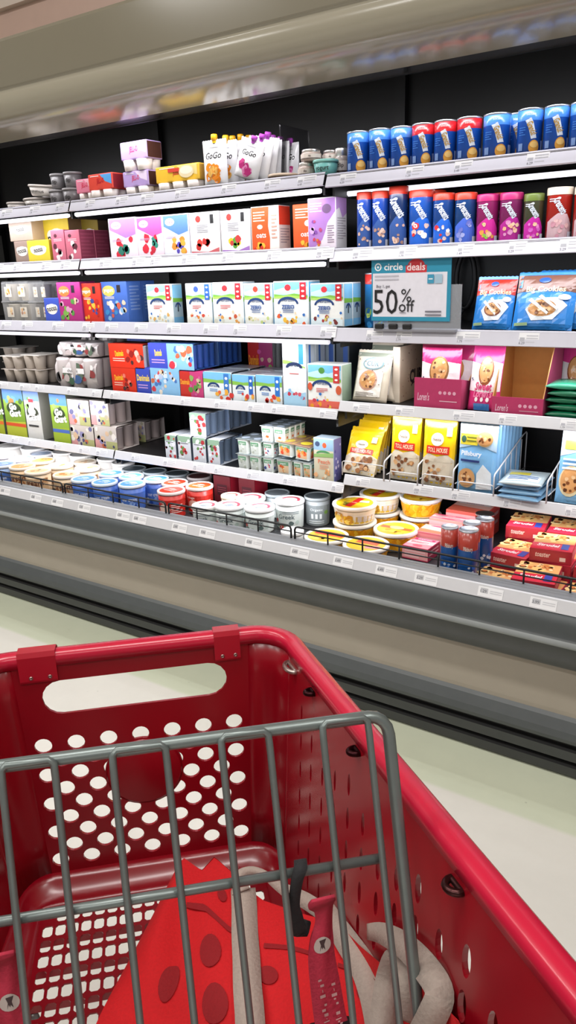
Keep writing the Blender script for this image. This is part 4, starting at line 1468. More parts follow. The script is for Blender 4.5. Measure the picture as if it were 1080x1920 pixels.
for i, (lb, a, b, y, sky, dr, st, ze, bk) in enumerate(FM):
    carton(lb, 3, 2, a, b, y, col='#eef4f6', side='#a9bfca', front=farm(sky, dr, st, i + 11, '#dff0f8' if i > 3 else '#e8ece6', zero=ze, fruit=[('#d8c8a0', '#e0b060', '#b8ccd8'), ('#e08a3a', '#d8503a', '#c8d8e0'), ('#e0a050', '#c85a3a', '#d8d8c8'), ('#d8d0a0', '#c8d888', '#e8e0c0'), ('#e86030', '#e0a040', '#f0c040'), ('#a83a38', '#d8d070', '#7a3030')][i]), right=[('r', 0, .62, 1, .98, sky), ('p', '#7cb845', [(0, .55), (0, .66), (1, .64), (1, .55)]), ('a', .5, .42, .3, .12, .05, '#1d3f78'), ('r', .44, .3, .56, .5, '#27303c'), ('r', 0, 0, 1, .16, '#7ab8e0')], D_=.062 if i in (0, 5) else .08, name='milk_box', back=bk, group='milk boxes on the third shelf', n=2 if i == 5 else 1)
can('blue canister with red top half hidden behind the sale sign', 3, 3, 676, 716, 512, back=.10, body='#1c6aa8', band='#d83a34', front=[('b', 2, .2, .05, .8, .3, 8, ['#c8d870', '#3a8ac8', '#88b050'], .1)], name='dough_canister', cat='canister', bandh=.2, kind='gloss')
# sale sign
X, Y, zb, W, h = spot(3, 3, 697, 846, 484, -.012)
t = thing('sale_sign', 'blue bordered sale sign in clear holder reading 50% off', 'sign', (X, Y - .002, zb))
hb = .045
Fs = face_front(-W / 2, W, hb - .012, h - hb + .012, -.002)
hs = h - hb + .012
mb = MB().box(-W / 2, W / 2, -.002, .001, hb - .012, h, 'paper#2c93b4', .0008)
art(mb, Fs, W, hs, [('r', .02, .07, .955, .775, '#ebe9f4'), ('e', .575, .885, .105, .105, '#d2323c'), ('r', .445, .775, .705, .89, '#d2323c'),
                    ('e', .09, .875, .045, None, '#f2f4f8'), ('e', .09, .875, .03, None, '#2c93b4'), ('e', .09, .875, .014, None, '#f2f4f8'), ('t', .29, .875, .115, 'circle', '#f2f4f8', .32, 0, .02), ('t', .575, .865, .12, 'deals', '#f6d8da', .26, 0, .02),
                    ('l', .05, .74, .36, 2, .055, '#c4c2ce'), ('t', .16, .56, .06, 'Buy 1, get', '#6a6872', .22), ('t', .19, .315, .40, '50', '#17161a', .32, 0, .0), ('t', .46, .415, .21, '%', '#26252a', .16, 0, -.002), ('t', .465, .245, .19, 'off', '#26252a', .2, 0, .002), ('r', .72, .60, .80, .74, '#3f9cc0'), ('r', .81, .60, .9, .74, '#a8c8dc'), ('r', .735, .66, .785, .68, '#e8f0f4'), ('l', .70, .17, .90, 2, .055, '#7a7884'), ('r', .38, .13, .46, .14, '#4a4850')], 'paper')
mb.build('sign_board', t)
hd = MB().box(-W / 2 + .005, W / 2 + .035, .002, .004, .006, h * .64, 'clear#e8ecf4', .0005)
hd.build('clear_holder', t)
MB().box(-W / 2 + .01, W / 2 + .02, -.004, .05, .0, .008, 'plastic#8c8c94', .001).build('holder_base', t)
for k in range(3):
    MB().box(-W / 2 + .015 + k * .05, -W / 2 + .045 + k * .05, -.008, .006, .008, .024, 'black#1a1a1c', .003).build('holder_clip', t)
# hanging hook on the back panel
t = thing('hanging_strap', 'coiled black strap hanging against the dark back panel beside the sign', 'strap', (atY(872, 545, 2.79).x, 2.79, 1.44))
MB().tube([V3((.045 * math.cos(a) * .8, 0, .10 * math.sin(a))) for a in [i * 2 * PI / 20 - .6 for i in range(20)]], .010, 'black#121113', 8, True).build('strap_loop', t)
MB().tube([V3((0, 0, -.1)), V3((-.02, 0, -.125)), V3((-.03, .0, -.13))], .008, 'black#121113', 8).build('strap_tail', t)


def cbag(top, word, ck):
    return [('r', 0, .74, 1, .98, top), ('r', 0, .0, 1, .74, '#2f86d8'), ('p', top, [(0, .75), (0, .66), (.5, .7), (1, .66), (1, .75)]), ('t', .5, .70, .14, word, '#f3d9b0', .8, 0, .02), ('e', .46, .88, .10, .05, '#2a56b0'), ('p', '#e8f0fa', [(.22, .34), (.4, .54), (.75, .56), (.9, .42), (.7, .16), (.35, .14)])] + ck + [('p', '#f2f0ee', [(.25, .5), (.6, .24), (.62, .28), (.3, .54)]), ('p', '#f2f0ee', [(.42, .56), (.75, .32), (.77, .36), (.46, .6)]), ('e', .84, .56, .10, .05, '#f0e8e0'), ('r', .06, .05, .3, .1, '#a8c898')]


kb = dict(name='cookie_bag', group='blue cookie bags on the third shelf')
pouchbag('blue cookie bag with red top leaning beside the sale sign', 3, 3, 882, 956, 527, T=.045, col='#2f86d8', front=cbag('#cf3226', 'Big Cookies', cookie(.52, .36, .22, .62, '#8a4a34')), tilt=.33, rz=.04, back=.02, **kb)
pouchbag('blue cookie bag with brown top in front of the edge', 3, 3, 956, 1072, 519, T=.05, col='#2f86d8', front=cbag('#7a5244', 'Big Cookies', cookie(.5, .36, .24, .62)), tilt=.33, back=.015, **kb)
pouchbag('blue cookie bag with brown top standing behind the front brown topped one', 3, 3, 1000, 1100, 514, T=.045, col='#2f86d8', front=cbag('#7a5244', 'Big Cookies', cookie(.5, .36, .24, .62)), tilt=.25, back=.09, **kb)

# ================================================================== fourth shelf
def tray(label, x0, x1, yt, back, base=None, sec=1, D_=.13, col='#b3a79c', n=2):
    X, Y, zb, W, h = spot(4, sec, x0, x1, yt, back, base)
    t = thing('yogurt_cup_pack', label, 'multipack', (X, Y, zb), 0, 'beige cup packs')
    hh = h / 2
    for iz in range(2):
        for ix in range(n):
            for iy in range(2):
                w = W / n
                MB().lathe([(w * .30, 0), (w * .34, .002), (w * .46, hh * .92), (w * .46, hh * .97), (0, hh * .97)], 'plastic' + col, 16, c=(-W / 2 + w * (ix + .5), D_ * (.25 + .5 * iy), iz * hh), cap1=False).build('cup', t)
    MB().box(-W / 2, W / 2, 0, D_, h - .004, h, 'paper#c9c2ba', .001).build('lid_sheet', t)
    MB().box(-W / 2, W / 2, 0, D_, hh - .003, hh, 'paper#a9a098', .001).build('lid_sheet', t)
    return t, zb + h


tray('beige cup pack first at the far end of the fourth shelf', 2, 38, 668, .03)
tray('beige cup pack beside the far end one on the fourth shelf', 41, 76, 666, .03)
tray('beige cup pack set back before the shrink wrapped packs', 84, 104, 664, .175)
X, Y, zb, W, h = spot(4, 1, 0, 22, 655, .15)
tray('dim beige cup pack standing back at the far end', 4, 38, 652, .19)


def shrink(label, x0, x1, yt, back, base=None, sec=1, H=None, wrap='#c9c0bf', n=3, seed=1):
    X, Y, zb, W, h = spot(4, sec, x0, x1, yt, back, base)
    h = H or h
    t = thing('wrapped_cup_pack', label, 'multipack', (X, Y, zb), 0, 'shrink wrapped cup packs')
    D_ = .12
    w = W / n
    for ix in range(n):
        for iy in range(2):
            MB().lathe([(w * .38, 0), (w * .42, .004), (w * .49, h * .9), (w * .49, h * .96), (w * .4, h)], 'plastic' + wrap, 16, c=(-W / 2 + w * (ix + .5), D_ * (.28 + .46 * iy), 0)).build('cup', t)
    mb = MB()
    mb.grid(lambda u, v: V3(((u - .5) * W * 1.0, -.002 + .012 * (2 * v - 1) ** 4 + .003 * math.cos(u * 2 * PI * n), h * (.1 + .75 * v))), 24, 6, 'film' + wrap)
    art(mb, lambda u, v, k: V3(((u - .5) * W, -.006 - k * EPS, h * (.1 + .75 * v))), W, h * .75, [('b', seed, .05, .1, .95, .9, 16, ['#2c2a2c', '#e6e2e0', '#8a3a3a', '#5a6a58'], .07), ('r', .18, .52, .74, .76, '#ece8e8'), ('t', .46, .64, .16, 'chobani', '#3a3438', .5), ('e', .56, .26, .11, .2, '#3a5a8c'), ('b', seed + 2, .3, .08, .5, .34, 4, ['#3c5a44', '#b8aaa8'], .07)], 'gloss')
    mb.build('wrap_label', t)
    return t, zb + h


_, zz = shrink('lower white and black wrapped cup pack beside the beige packs', 104, 180, 672, .03)
shrink('upper white wrapped cup pack lying on the lower wrapped pack', 108, 182, 642, .04, base=zz + .008, seed=4)
_, zz = shrink('wrapped cup pack standing behind the lower wrapped pack', 140, 206, 668, .19, n=2, seed=6)
shrink('topmost white wrapped cup pack behind the upper wrapped one', 152, 206, 626, .19, base=zz + .008, n=3, seed=8)


def dani(c, kind, seed):
    if kind == 0:
        return [('r', 0, 0, 1, 1, c), ('t', .3, .60, .24, 'Danimals', '#f4b828', .5, .08, .03), ('b', seed, .5, .12, .95, .85, 9, ['#8a1a14', '#e87868', '#4a2a2a', '#d8b0a0'], .07), ('l', .1, .4, .45, 2, .09, '#f0c0b0')]
    if kind == 1:
        return [('r', 0, 0, 1, 1, '#8ac0ea'), ('r', 0, 0, .42, 1, c), ('t', .22, .62, .26, 'Danimals', '#f2d24a', .38, .05, .03), ('b', seed, .46, .1, .98, .85, 18, ['#d8e4f0', '#c86a48', '#e8d0b0', '#4a78c0', '#b8c8e8', '#d03848'], .06), ('l', .06, .36, .36, 2, .1, '#c8a0e0')]
    if kind == 2:
        return [('r', 0, 0, 1, 1, c), ('r', 0, 0, .45, 1, '#c83028'), ('t', .22, .6, .2, 'Danimals', '#f4a830', .4, 0, .03), ('b', seed, .45, .1, .95, .8, 12, ['#8ab060', '#d8b8a0', '#d05a98', '#5a9040'], .09)]
    return [('r', 0, 0, 1, 1, '#eaf2f6'), ('r', 0, .72, 1, 1, '#7cc0ea'), ('p', '#88c050', [(0, .62), (0, .76), (.5, .72), (1, .78), (1, .62)]), ('a', .36, .46, .22, .18, .07, '#1d3f78'), ('t', .36, .52, .1, 'Horizon', '#1d3f78', .36), ('r', .74, .3, .92, .96, c), ('e', .83, .8, .05, .05, '#ffffff'), ('e', .83, .55, .05, .05, '#ffffff'), ('l', .22, .4, .5, 2, .06, '#3a78c0'), ('b', seed, .4, .04, 1, .32, 8, ['#e86a3a', '#d83a34', '#f0b040', '#d8e8f0'], .08)]


g = dict(group='drinkable yogurt packs on the fourth shelf')
_, zr = multipack('lower red yogurt pack beside the wrapped cup packs', 4, 2, 210, 255, 690, D_=.12, col='#d2301e', front=dani('#d83018', 0, 3), back=.02, **g)
multipack('upper red yogurt pack stacked on the lower red pack', 4, 2, 205, 269, 645, D_=.12, base=zr + .001, col='#d2301e', front=dani('#d83018', 0, 5), side='#a02a1c', **g)
_, zb_ = multipack('lower blue yogurt pack with yellow lettering', 4, 2, 256, 282, 690, col='#3a4cc0', front=[('r', 0, 0, 1, 1, '#3a4cb8'), ('t', .5, .62, .25, 'Danimals', '#f2d24a', .9, 0, .03), ('l', .1, .36, .8, 2, .1, '#c8a0e0')], **g)
multipack('lower pale blue yogurt pack with busy print', 4, 2, 283, 337, 691, col='#8ac0ea', front=dani('#8ac0ea', 1, 8)[:1] + [('b', 17, .05, .1, .95, .9, 26, ['#d8e4f0', '#c86a48', '#e8d0b0', '#4a78c0', '#b8c8e8', '#d03848', '#f0e6d8'], .07)], **g)
multipack('upper blue yogurt pack with yellow lettering stacked behind the red one', 4, 2, 279, 363, 644, base=zb_ + .001, col='#5a8ad8', front=dani('#3f4cb8', 1, 4), side='#4a68a0', cup='#3f6ac0', foil='#c8d0dc', back=.025, D_=.16, ny=4, n=2, **g)
multipack('red and magenta yogurt pack on the fourth shelf', 4, 2, 338, 381, 697, col='#c03070', front=dani('#c8407c', 2, 6), **g)
FMP = [('white and green yogurt pack beside the red and magenta one', 382, 434, 698, '#3a7ac8', 41), ('light blue yogurt pack with peach prints', 436, 478, 703, '#2a66c0', 44), ('light blue yogurt pack beside the tall milk carton', 480, 529, 704, '#2a78d0', 47)]
for lb, a, b, y, c, sd in FMP:
    multipack(lb, 4, 2, a, b, y, col='#dfeaf2', front=dani(c, 3, sd), top=[('r', 0, 0, 1, 1, '#8f949c'), ('l', .05, .9, .95, 4, .22, '#c8ccd4')], side='#90a0b0', D_=.12, ny=3, n=2, **g)
for k, (a, b, y) in enumerate(((340, 384, 672), (386, 436, 674))):
    pass
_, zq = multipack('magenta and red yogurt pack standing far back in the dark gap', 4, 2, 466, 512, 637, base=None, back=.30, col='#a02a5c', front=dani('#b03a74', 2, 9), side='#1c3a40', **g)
for i, (a, b, y) in enumerate(((240, 276, 632),)):
    multipack('dim blue yogurt pack on top behind the upper red pack', 4, 2, a + 2, b, y, back=.2, col='#3a56a8', front=[('t', .5, .5, .5, 'YOGURT', '#d8dcf0', .8, 0, .02), ('r', 0, 0, 1, .16, '#c84a3a')], side='#3a3a48', **g)
carton('tall white milk carton with blue strip on the fourth shelf', 4, 2, 530, 574, 640, col='#eef3f6', side='#cdd6de', front=[('r', .02, .02, .98, .98, '#eef3f6'), ('r', .7, .66, .9, .96, '#3a92d8'), ('b', 5, .1, .62, .6, .92, 5, ['#f4f4ee', '#e8eef0'], .1), ('p', '#9cc860', [(.02, .66), (.02, .72), (.4, .7), (.98, .62), (.98, .6), (.3, .66)]), ('a', .5, .6, .36, .09, .05, '#1d2f58'), ('t', .5, .645, .05, 'Horizon', '#1d2f58', .6), ('l', .3, .52, .7, 1, .03, '#d05a5a'), ('p', '#a8d4f0', [(.02, .02), (.02, .2), (.3, .26), (.6, .2), (.98, .24), (.98, .02)]), ('b', 9, .1, .14, .9, .3, 7, ['#c83a50', '#d85a6a', '#8ac0e8'], .08)], right=[('r', .3, .5, .5, .95, '#3a72c0'), ('r', .1, .1, .2, .6, '#8a98a8')], D_=.07, name='milk_carton', back=.014, n=2)
carton('square milk box with fruit border before the tall milk carton', 4, 2, 577, 641, 683, col='#eef3f0', side='#a9c0a8', front=farm('#74bce8', '#4a8a3a', '#d03a3a', 31, '#e86a5a', ('#e8506a', '#f0a030', '#d03a50', '#f4c850')) + [('e', .08, .5, .07, .09, '#d85a3a'), ('e', .92, .45, .08, .1, '#d8603a')], D_=.075, name='milk_box', back=.012)
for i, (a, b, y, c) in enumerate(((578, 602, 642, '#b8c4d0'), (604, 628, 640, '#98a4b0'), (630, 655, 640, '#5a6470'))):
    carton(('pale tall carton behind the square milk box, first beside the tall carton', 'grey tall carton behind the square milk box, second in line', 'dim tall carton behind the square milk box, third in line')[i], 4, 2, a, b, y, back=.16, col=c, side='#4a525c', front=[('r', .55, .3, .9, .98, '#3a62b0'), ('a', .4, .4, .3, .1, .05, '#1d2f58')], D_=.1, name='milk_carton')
# cream dough bags leaning
CR_ = [('r', .0, .90, 1, .985, '#8a9080'), ('e', .52, .76, .31, .13, '#7d989c'), ('e', .52, .76, .26, .10, '#cfd8d4'), ('t', .52, .76, .11, 'CUR', '#5c7880', .4, 0, .03), ('p', '#f2ede4', [(.1, .08), (.1, .60), (.5, .63), (.86, .60), (.86, .10)])] + cookie(.48, .42, .27, .78, '#c89a86') + [('l', .14, .17, .7, 3, .03, '#8a8078'), ('b', 33, .02, .05, .98, .95, 16, ['#7a5a48', '#6a4a3c'], .014)]
for nm, a, b, y, bk, tl in (('front', 652, 722, 666, .018, .26), ('second', 676, 738, 652, .06, .26), ('third', 690, 748, 648, .10, .22)):
    pouchbag('cream dough bag with cookie picture, %s of the leaning cream bags' % nm, 4, 3, a, b, y, T=.045, col='#ddd2bf', bk='#b8ae9c', front=CR_, tilt=tl, back=bk, rz=-.12, group='cream dough bags')
o, _ = carton('cream dough box with sprinkles behind the leaning cream bags', 4, 3, 736, 750, 650, back=.075, D_=.22, col='#d8cbb8', side='#cdbca6', right=[('b', 4, .02, .04, .98, .96, 26, ['#8a6a58'], .012), ('t', .62, .42, .26, 'CUR', '#3a3038', .5, 0, .04), ('a', .62, .24, .2, .08, .03, '#3a3038')], name='dough_box')


# pink dough bags in pink trays
def ptray(label, x0, x1, yt, D_=.2, s=4, sec=3, back=.012, lip=.45, side=.9, inner='#b9803c', txt=True):
    X, Y, zb, W, h = spot(s, sec, x0, x1, yt, back)
    t = thing('display_tray', label, 'tray', (X, Y, zb), 0, 'pink display trays')
    lh = h * lip
    k = .003
    mb = MB()
    art_ = [('t', .2, .4, .26 if lip > .3 else .4, "Loren's", '#e8b8cc', .26, 0, .02, .2)] + [('e', .56 + .1 * i, .55, .035, None, '#e8a8c0') for i in range(4)] + [('l', .55, .3, .92, 1, .08, '#e8b0c4')]
    mb.box(-W / 2, W / 2, 0, k, 0, lh, 'card#bb3566')
    art(mb, face_front(-W / 2, W, 0, lh, 0), W, lh, art_ if txt else [], 'paper')
    mb.build('front_lip', t)
    MB().box(-W / 2, W / 2, 0, D_, 0, k, 'card' + inner).build('tray_floor', t)
    MB().box(-W / 2, W / 2, D_ - k, D_, k, h * side, 'card' + inner).build('back_board', t)
    for x in (-W / 2, W / 2 - k):
        sd = MB()
        p = [(k, 0), (k, lh), (D_ * .35, h * side * .8), (D_ * .5, h * side), (D_, h * side), (D_, 0)]
        vs = [V3((xx, y, z)) for xx in (x, x + k) for y, z in p]
        n = len(p)
        sd.add(vs, [list(range(n))[::-1]] + [list(range(n, 2 * n))] + [(i, (i + 1) % n, n + (i + 1) % n, n + i) for i in range(n)], ['card#b5406a' if x > 0 else 'card' + inner, 'card' + inner if x < 0 else 'card#b5406a'] + ['card#c8925a'] * n)
        sd.build('side_board', t)
    return t


ptray('pink display tray holding the first pink dough bags', 777, 866, 650, lip=.5, side=.55)
ptray('empty pink display tray with bare orange brown inside', 924, 1022, 646, lip=.26, side=1.0, back=.012)
def pinkb(c, ck):
    return [('r', 0, .70, 1, .985, c), ('p', '#f3e8ea', [(.01, .74), (.3, .70), (.7, .75), (.99, .72), (.99, .30), (.6, .26), (.01, .30)])] + ck + [('t', .5, .36, .13, 'Sweet', '#c8306a', .55, 0, .03, .2), ('t', .5, .255, .13, "Loren's", '#e87aa4', .6, 0, .03, .2), ('e', .32, .16, .05, .035, '#f3e8ea'), ('e', .5, .16, .05, .035, '#f3e8ea'), ('e', .68, .16, .05, .035, '#f3e8ea'), ('r', .25, .0, .75, .1, '#4a86d0'), ('b', 3, .1, .4, .25, .5, 2, ['#3a4a68'], .03)]


kp = dict(name='dough_bag', group='pink dough bags')
pouchbag('pink dough bag with granola cookie standing in the first pink tray', 4, 3, 783, 858, 652, T=.05, base=PLATE[4, 3][1] - .003, col='#cf2f72', front=pinkb('#b0285e', cookie(.5, .60, .25, .95, '#8a6038')), tilt=.06, back=.02, **kp)
pouchbag('pink dough bag standing behind the first one in the pink tray', 4, 3, 812, 890, 648, T=.05, base=PLATE[4, 3][1] - .003, col='#d8387c', front=pinkb('#d8387c', cookie(.5, .58, .22, .95)), tilt=.05, back=.09, **kp)
pouchbag('pink dough bag with brown cookie leaning between the two trays', 4, 3, 874, 934, 652, T=.04, col='#d8387c', front=pinkb('#e0408a', cookie(.52, .60, .24, .95, '#96502e')), tilt=.22, back=.02, **kp)
pouchbag('pink dough bag at the edge beyond the empty tray', 4, 3, 1040, 1110, 650, T=.05, col='#d8387c', front=pinkb('#e0408a', cookie(.52, .60, .24, .95, '#96502e')), tilt=.12, back=.21, **kp)


def flatbag(label, s, sec, x0, x1, yt, back, base, L, col, T=.02, rz=0, name='dough_bag', group=None, front=(), kind='film', sag=0):
    X, Y, zb, W, h = spot(s, sec, x0, x1, yt, back, base)
    mb = bagmesh(W, L, T, col, col, front, kind)
    for v in range(len(mb.v)):
        p = mb.v[v]
        mb.v[v] = V3((p.x, p.z - .0, T / 2 - p.y - sag * (1 - p.z / L) ** 2 * .3))
    return solo(mb, name, label, 'bag', (X, Y, zb), rz, group), zb + T


zb_ = PLATE[4, 3][1] - .007
for k in range(5):
    flatbag('green foil bag lying flat beside the empty pink tray, %s from the shelf up' % ORD[k], 4, 3, 1023 + (k % 2) * 4, 1104, 700, .02 + .004 * (k % 3), zb_ + k * .0215, .17, '#0f6a48' if k < 4 else '#3fae8a', .021, rz=(.03, -.05, .04, -.02, .06)[k], group='green foil bags', front=[('l', .2, .8, .8, 2, .2, '#2a8a64')])

# ================================================================== lowest shelf
def gogurt(c1, c2, band):
    return [('r', 0, 0, 1, 1, c1), ('r', 0, .78, 1, 1, '#4a7ab8'), ('b', int(c1[2:4], 16), .1, .6, .9, .92, 7, ['#8a9a58', '#a8703a', '#5a8ab0', '#3a5a2a'], .12), ('p', c2, [(0, .3), (1, .34), (1, 0), (0, 0)]), ('r', 0, .22, 1, .29, band), ('e', .5, .6, .36, .13, '#2a3a1a'), ('t', .46, .64, .15, 'Go', '#f2f2ec', .6, .1, .06), ('t', .54, .5, .15, 'Gurt', '#f2f2ec', .74, .1, .06)]


_, _ = carton('green yogurt tube box with orange base at the far end', 5, 1, -12, 4, 728, col='#6a8a2a', side='#5a5a58', front=gogurt('#6a8f2a', '#a8b030', '#d86a2a'), D_=.12, name='yogurt_tube_box')
carton('green yogurt tube box with red band, beside the white one', 5, 1, 9, 46, 731, col='#6a8a2a', side='#5a5a58', front=gogurt('#7a9a30', '#b0b838', '#d0502a'), D_=.12, name='yogurt_tube_box')
o, _ = carton('white yogurt tube box with red tag on its corner', 5, 1, 48, 76, 734, col='#d0d0cc', side='#8f8c88', front=[('r', 0, .8, 1, 1, '#6a8ac8'), ('b', 8, .1, .6, .9, .85, 6, ['#5a8a3a', '#88a860', '#c8c8c0'], .12), ('e', .5, .55, .4, .13, '#3a4030'), ('t', .46, .59, .15, 'Go', '#f2f2ec', .6, .1, .06), ('t', .54, .46, .15, 'Gurt', '#f2f2ec', .74, .1, .06), ('r', .15, .26, .8, .3, '#3a3a3a')], D_=.08, name='yogurt_tube_box', n=2)
tg = MB()
tg.box(-.018, .018, -.0032, -.002, .12, .205, 'paper#e6dede')
tg.box(-.018, .018, -.0036, -.0031, .188, .205, 'paper#d8303a')
tg.build('price_flag', o)
carton('green yogurt tube box with blue base beside the small cup packs', 5, 1, 97, 128, 740, col='#7a9a30', side='#6a6a60', front=gogurt('#88a838', '#98b030', '#4a6ab8'), D_=.11, name='yogurt_tube_box', back=.014)
kc = dict(name='yogurt_cup_pack', group='pastel yogurt cup packs', D_=.14, ny=2, nz=1, cup='#b8a8a4', side='#a89c98', foil='#c8c0b8')


def pastel(seed):
    return [('r', 0, 0, 1, 1, '#c9bfb8'), ('r', 0, .0, .3, .4, '#d89a9a'), ('r', .5, 0, 1, .35, '#b0b078'), ('b', seed, .08, .3, .92, .92, 12, ['#8a86b0', '#e8e0d8', '#b0a890', '#d8b898', '#6a6a90'], .10), ('b', seed + 1, .3, .08, .9, .3, 5, ['#4a4870', '#c86a4a'], .06)]


_, z1 = multipack('lower pastel cup pack beside the green tube box', 5, 1, 132, 176, 798, col='#c9bfb8', front=pastel(3), back=.02, **kc)
multipack('upper pastel cup pack beside the green tube box', 5, 1, 128, 168, 750, base=z1 + .001, col='#c9bfb8', front=pastel(5), back=.02, **kc)
_, z1 = multipack('lower pastel cup pack at the end of its section', 5, 1, 178, 219, 799, col='#c9bfb8', front=pastel(7), back=.02, **kc)
multipack('upper pastel cup pack with cups showing at its end', 5, 1, 170, 204, 752, base=z1 + .001, col='#c9bfb8', front=pastel(9), back=.02, **kc)
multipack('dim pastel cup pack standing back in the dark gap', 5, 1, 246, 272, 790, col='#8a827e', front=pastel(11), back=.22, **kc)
ku = dict(name='yogurt_bottle_pack', group='red and white yogurt bottle packs', D_=.16, ny=3, cup='#7d8fa8', side='#8aa0c0')


def fruit(seed):
    return [('r', 0, 0, 1, 1, '#cdd2da'), ('r', 0, .75, 1, 1, '#8aa890'), ('b', seed, .1, .1, .9, .9, 14, ['#c03a3c', '#dfe4ea', '#a82a34', '#5a8a4a', '#e8ecf0'], .13), ('l', .1, .72, .8, 1, .06, '#4a4a58')]


zz = None
for i, (a, b, y) in enumerate(((310, 330, 816), (334, 358, 818), (362, 386, 821), (390, 412, 825))):
    _, z1 = multipack('red and white yogurt bottle pack on the lowest shelf, %s from the dark gap' % ORD[i], 5, 2, a, b, y, col='#cdd2da', front=fruit(i + 2), back=.02, **ku)
    zz = zz or z1
multipack('red and white bottle pack stacked on top, with pale blue side', 5, 2, 356, 386, 775, base=z1 + .004, col='#cdd2da', front=fruit(12), back=.03, n=2, **ku)
kq = dict(name='square_cup_pack', group='square yogurt cup packs')
def cupart(c, seed, cols):
    return [('r', .08, .1, .92, .88, c), ('r', .08, .62, .92, .88, '#6a9a78'), ('b', seed, .2, .15, .8, .6, 6, cols, .13), ('t', .5, .72, .14, 'yogurt', '#eef2ee', .6)]


_, z1 = cups22('lower grey green cup pack beside the bottle packs', 5, 2, 442, 488, 850, H=.063, front=cupart('#cdd4ce', 2, ['#a8b0a8', '#e0e6e0', '#b8c0b0']), **kq)
cups22('upper grey green cup pack beside the bottle packs', 5, 2, 442, 488, 818, H=.063, base=z1 + .001, front=cupart('#cdd4ce', 4, ['#a8b0a8', '#e0e6e0', '#b8c0b0']), **kq)
_, z1 = cups22('lower cup pack with blue berry print, first of a tall stack', 5, 2, 490, 512, 852, H=.063, nx=1, front=cupart('#dfe4e6', 6, ['#3a4a8a', '#d86a6a', '#e8eaf0']), **kq)
_, z2 = cups22('middle cup pack with blue berry print, second of a tall stack', 5, 2, 490, 512, 822, H=.063, nx=1, base=z1 + .001, front=cupart('#dfe4e6', 7, ['#3a4a8a', '#d86a6a', '#e8eaf0']), **kq)
cups22('topmost cup pack bridging the tall stack with an orange cup', 5, 2, 487, 534, 794, H=.063, base=z2 + .001, front=cupart('#e0d8cc', 9, ['#e08a3a', '#d86a30', '#c8d8c8']), D_=.16, ny=4, **kq)
_, z1 = cups22('lower orange cup pack with peach print', 5, 2, 514, 546, 866, H=.063, nx=1, front=cupart('#e2c4a0', 12, ['#e07a2a', '#d85a2a', '#f0d0a0']), **kq)
cups22('lower orange cup pack beside the peach carton', 5, 2, 548, 584, 870, H=.063, nx=2, front=cupart('#d8b088', 15, ['#c87a3a', '#e09a50', '#a8b890']), **kq)
o, _ = cups22('tilted orange and yellow cup pack on top of the orange cups', 5, 2, 516, 580, 838, H=.058, nx=2, base=z1 + .012, front=cupart('#e2b890', 18, ['#e86a2a', '#f0a040', '#e04a2a']), lidc='#d8a888', conn='#e8d040', back=.012, **kq)
o.rotation_euler = (.0, .07, 0)
carton('pale blue carton with peach print beside the yellow dough bags', 5, 2, 588, 626, 822, col='#a9bccb', side='#7a78b8', front=[('r', .02, .02, .98, .98, '#cfc8b0'), ('r', .02, .72, .98, .98, '#8fb0cc'), ('e', .2, .86, .12, .06, '#3a4a6a'), ('e', .55, .84, .1, .06, '#d85a30'), ('a', .5, .64, .36, .08, .05, '#4a8a58'), ('p', '#8ab068', [(.02, .62), (.98, .68), (.98, .58), (.02, .55)]), ('t', .52, .46, .1, 'Peach', '#e07a5a', .6), ('l', .3, .38, .75, 3, .04, '#e09a7a'), ('b', 6, .1, .06, .9, .3, 8, ['#e8b080', '#d89a60', '#e8d8b8'], .09)], right=[('b', 3, .1, .1, .9, .9, 10, ['#c8c8e8', '#5a58a8', '#e0d8f0'], .12)], D_=.06, name='yogurt_carton', back=.012)

# yellow dough bags
def toll(seed, ck='#b5835a'):
    return [('r', 0, .42, 1, .985, '#f2c40e'), ('r', .0, 0, 1, .42, '#d9cdb8'), ('p', '#d9cdb8', [(0, .4), (.2, .5), (.5, .46), (.8, .5), (1, .42), (1, .38), (0, .38)]), ('e', .46, .72, .2, .10, '#f0ead8'), ('t', .46, .72, .05, 'Nestle', '#6a4a3a', .26), ('r', .14, .50, .86, .62, '#cf2f22'), ('t', .5, .56, .07, 'TOLL HOUSE', '#f4d8b8', .62), ('b', seed, .16, .08, .86, .4, 18, ['#a8744a', '#8a5630', '#d8aa78', '#6a4024'], .075), ('r', .74, .78, .9, .92, '#c8d0c0')]


kt = dict(name='dough_bag', group='yellow dough bags', col='#f0c210', bk='#d8b020')
for i, (a, b, y, bk, tl) in enumerate(((636, 700, 822, .012, .40), (640, 704, 814, .045, .36), (654, 712, 800, .08, .30), (662, 718, 790, .115, .26), (672, 724, 784, .15, .22))):
    pouchbag('tilted yellow dough bag, %s of the leaning row beside the peach carton' % ORD[i], 5, 3, a, b, y, T=.03, front=toll(i), tilt=tl, rz=-.10, back=bk, **kt)
for nm, a, b, y, bk in (('front', 727, 782, 790, .03), ('second', 733, 786, 785, .08), ('third', 738, 790, 783, .13)):
    pouchbag('yellow dough bag, %s of the upright row with red band' % nm, 5, 3, a, b, y, T=.036, front=toll(20), tilt=.10, back=bk, **kt)
for nm, a, b, y, bk in (('front', 787, 848, 794, .014), ('second', 795, 850, 788, .055), ('third', 800, 852, 786, .10)):
    pouchbag('yellow dough bag, %s of the row beside the pale blue bags' % nm, 5, 3, a, b, y, T=.036, front=toll(30, '#a0643a'), tilt=.10, back=bk, **kt)
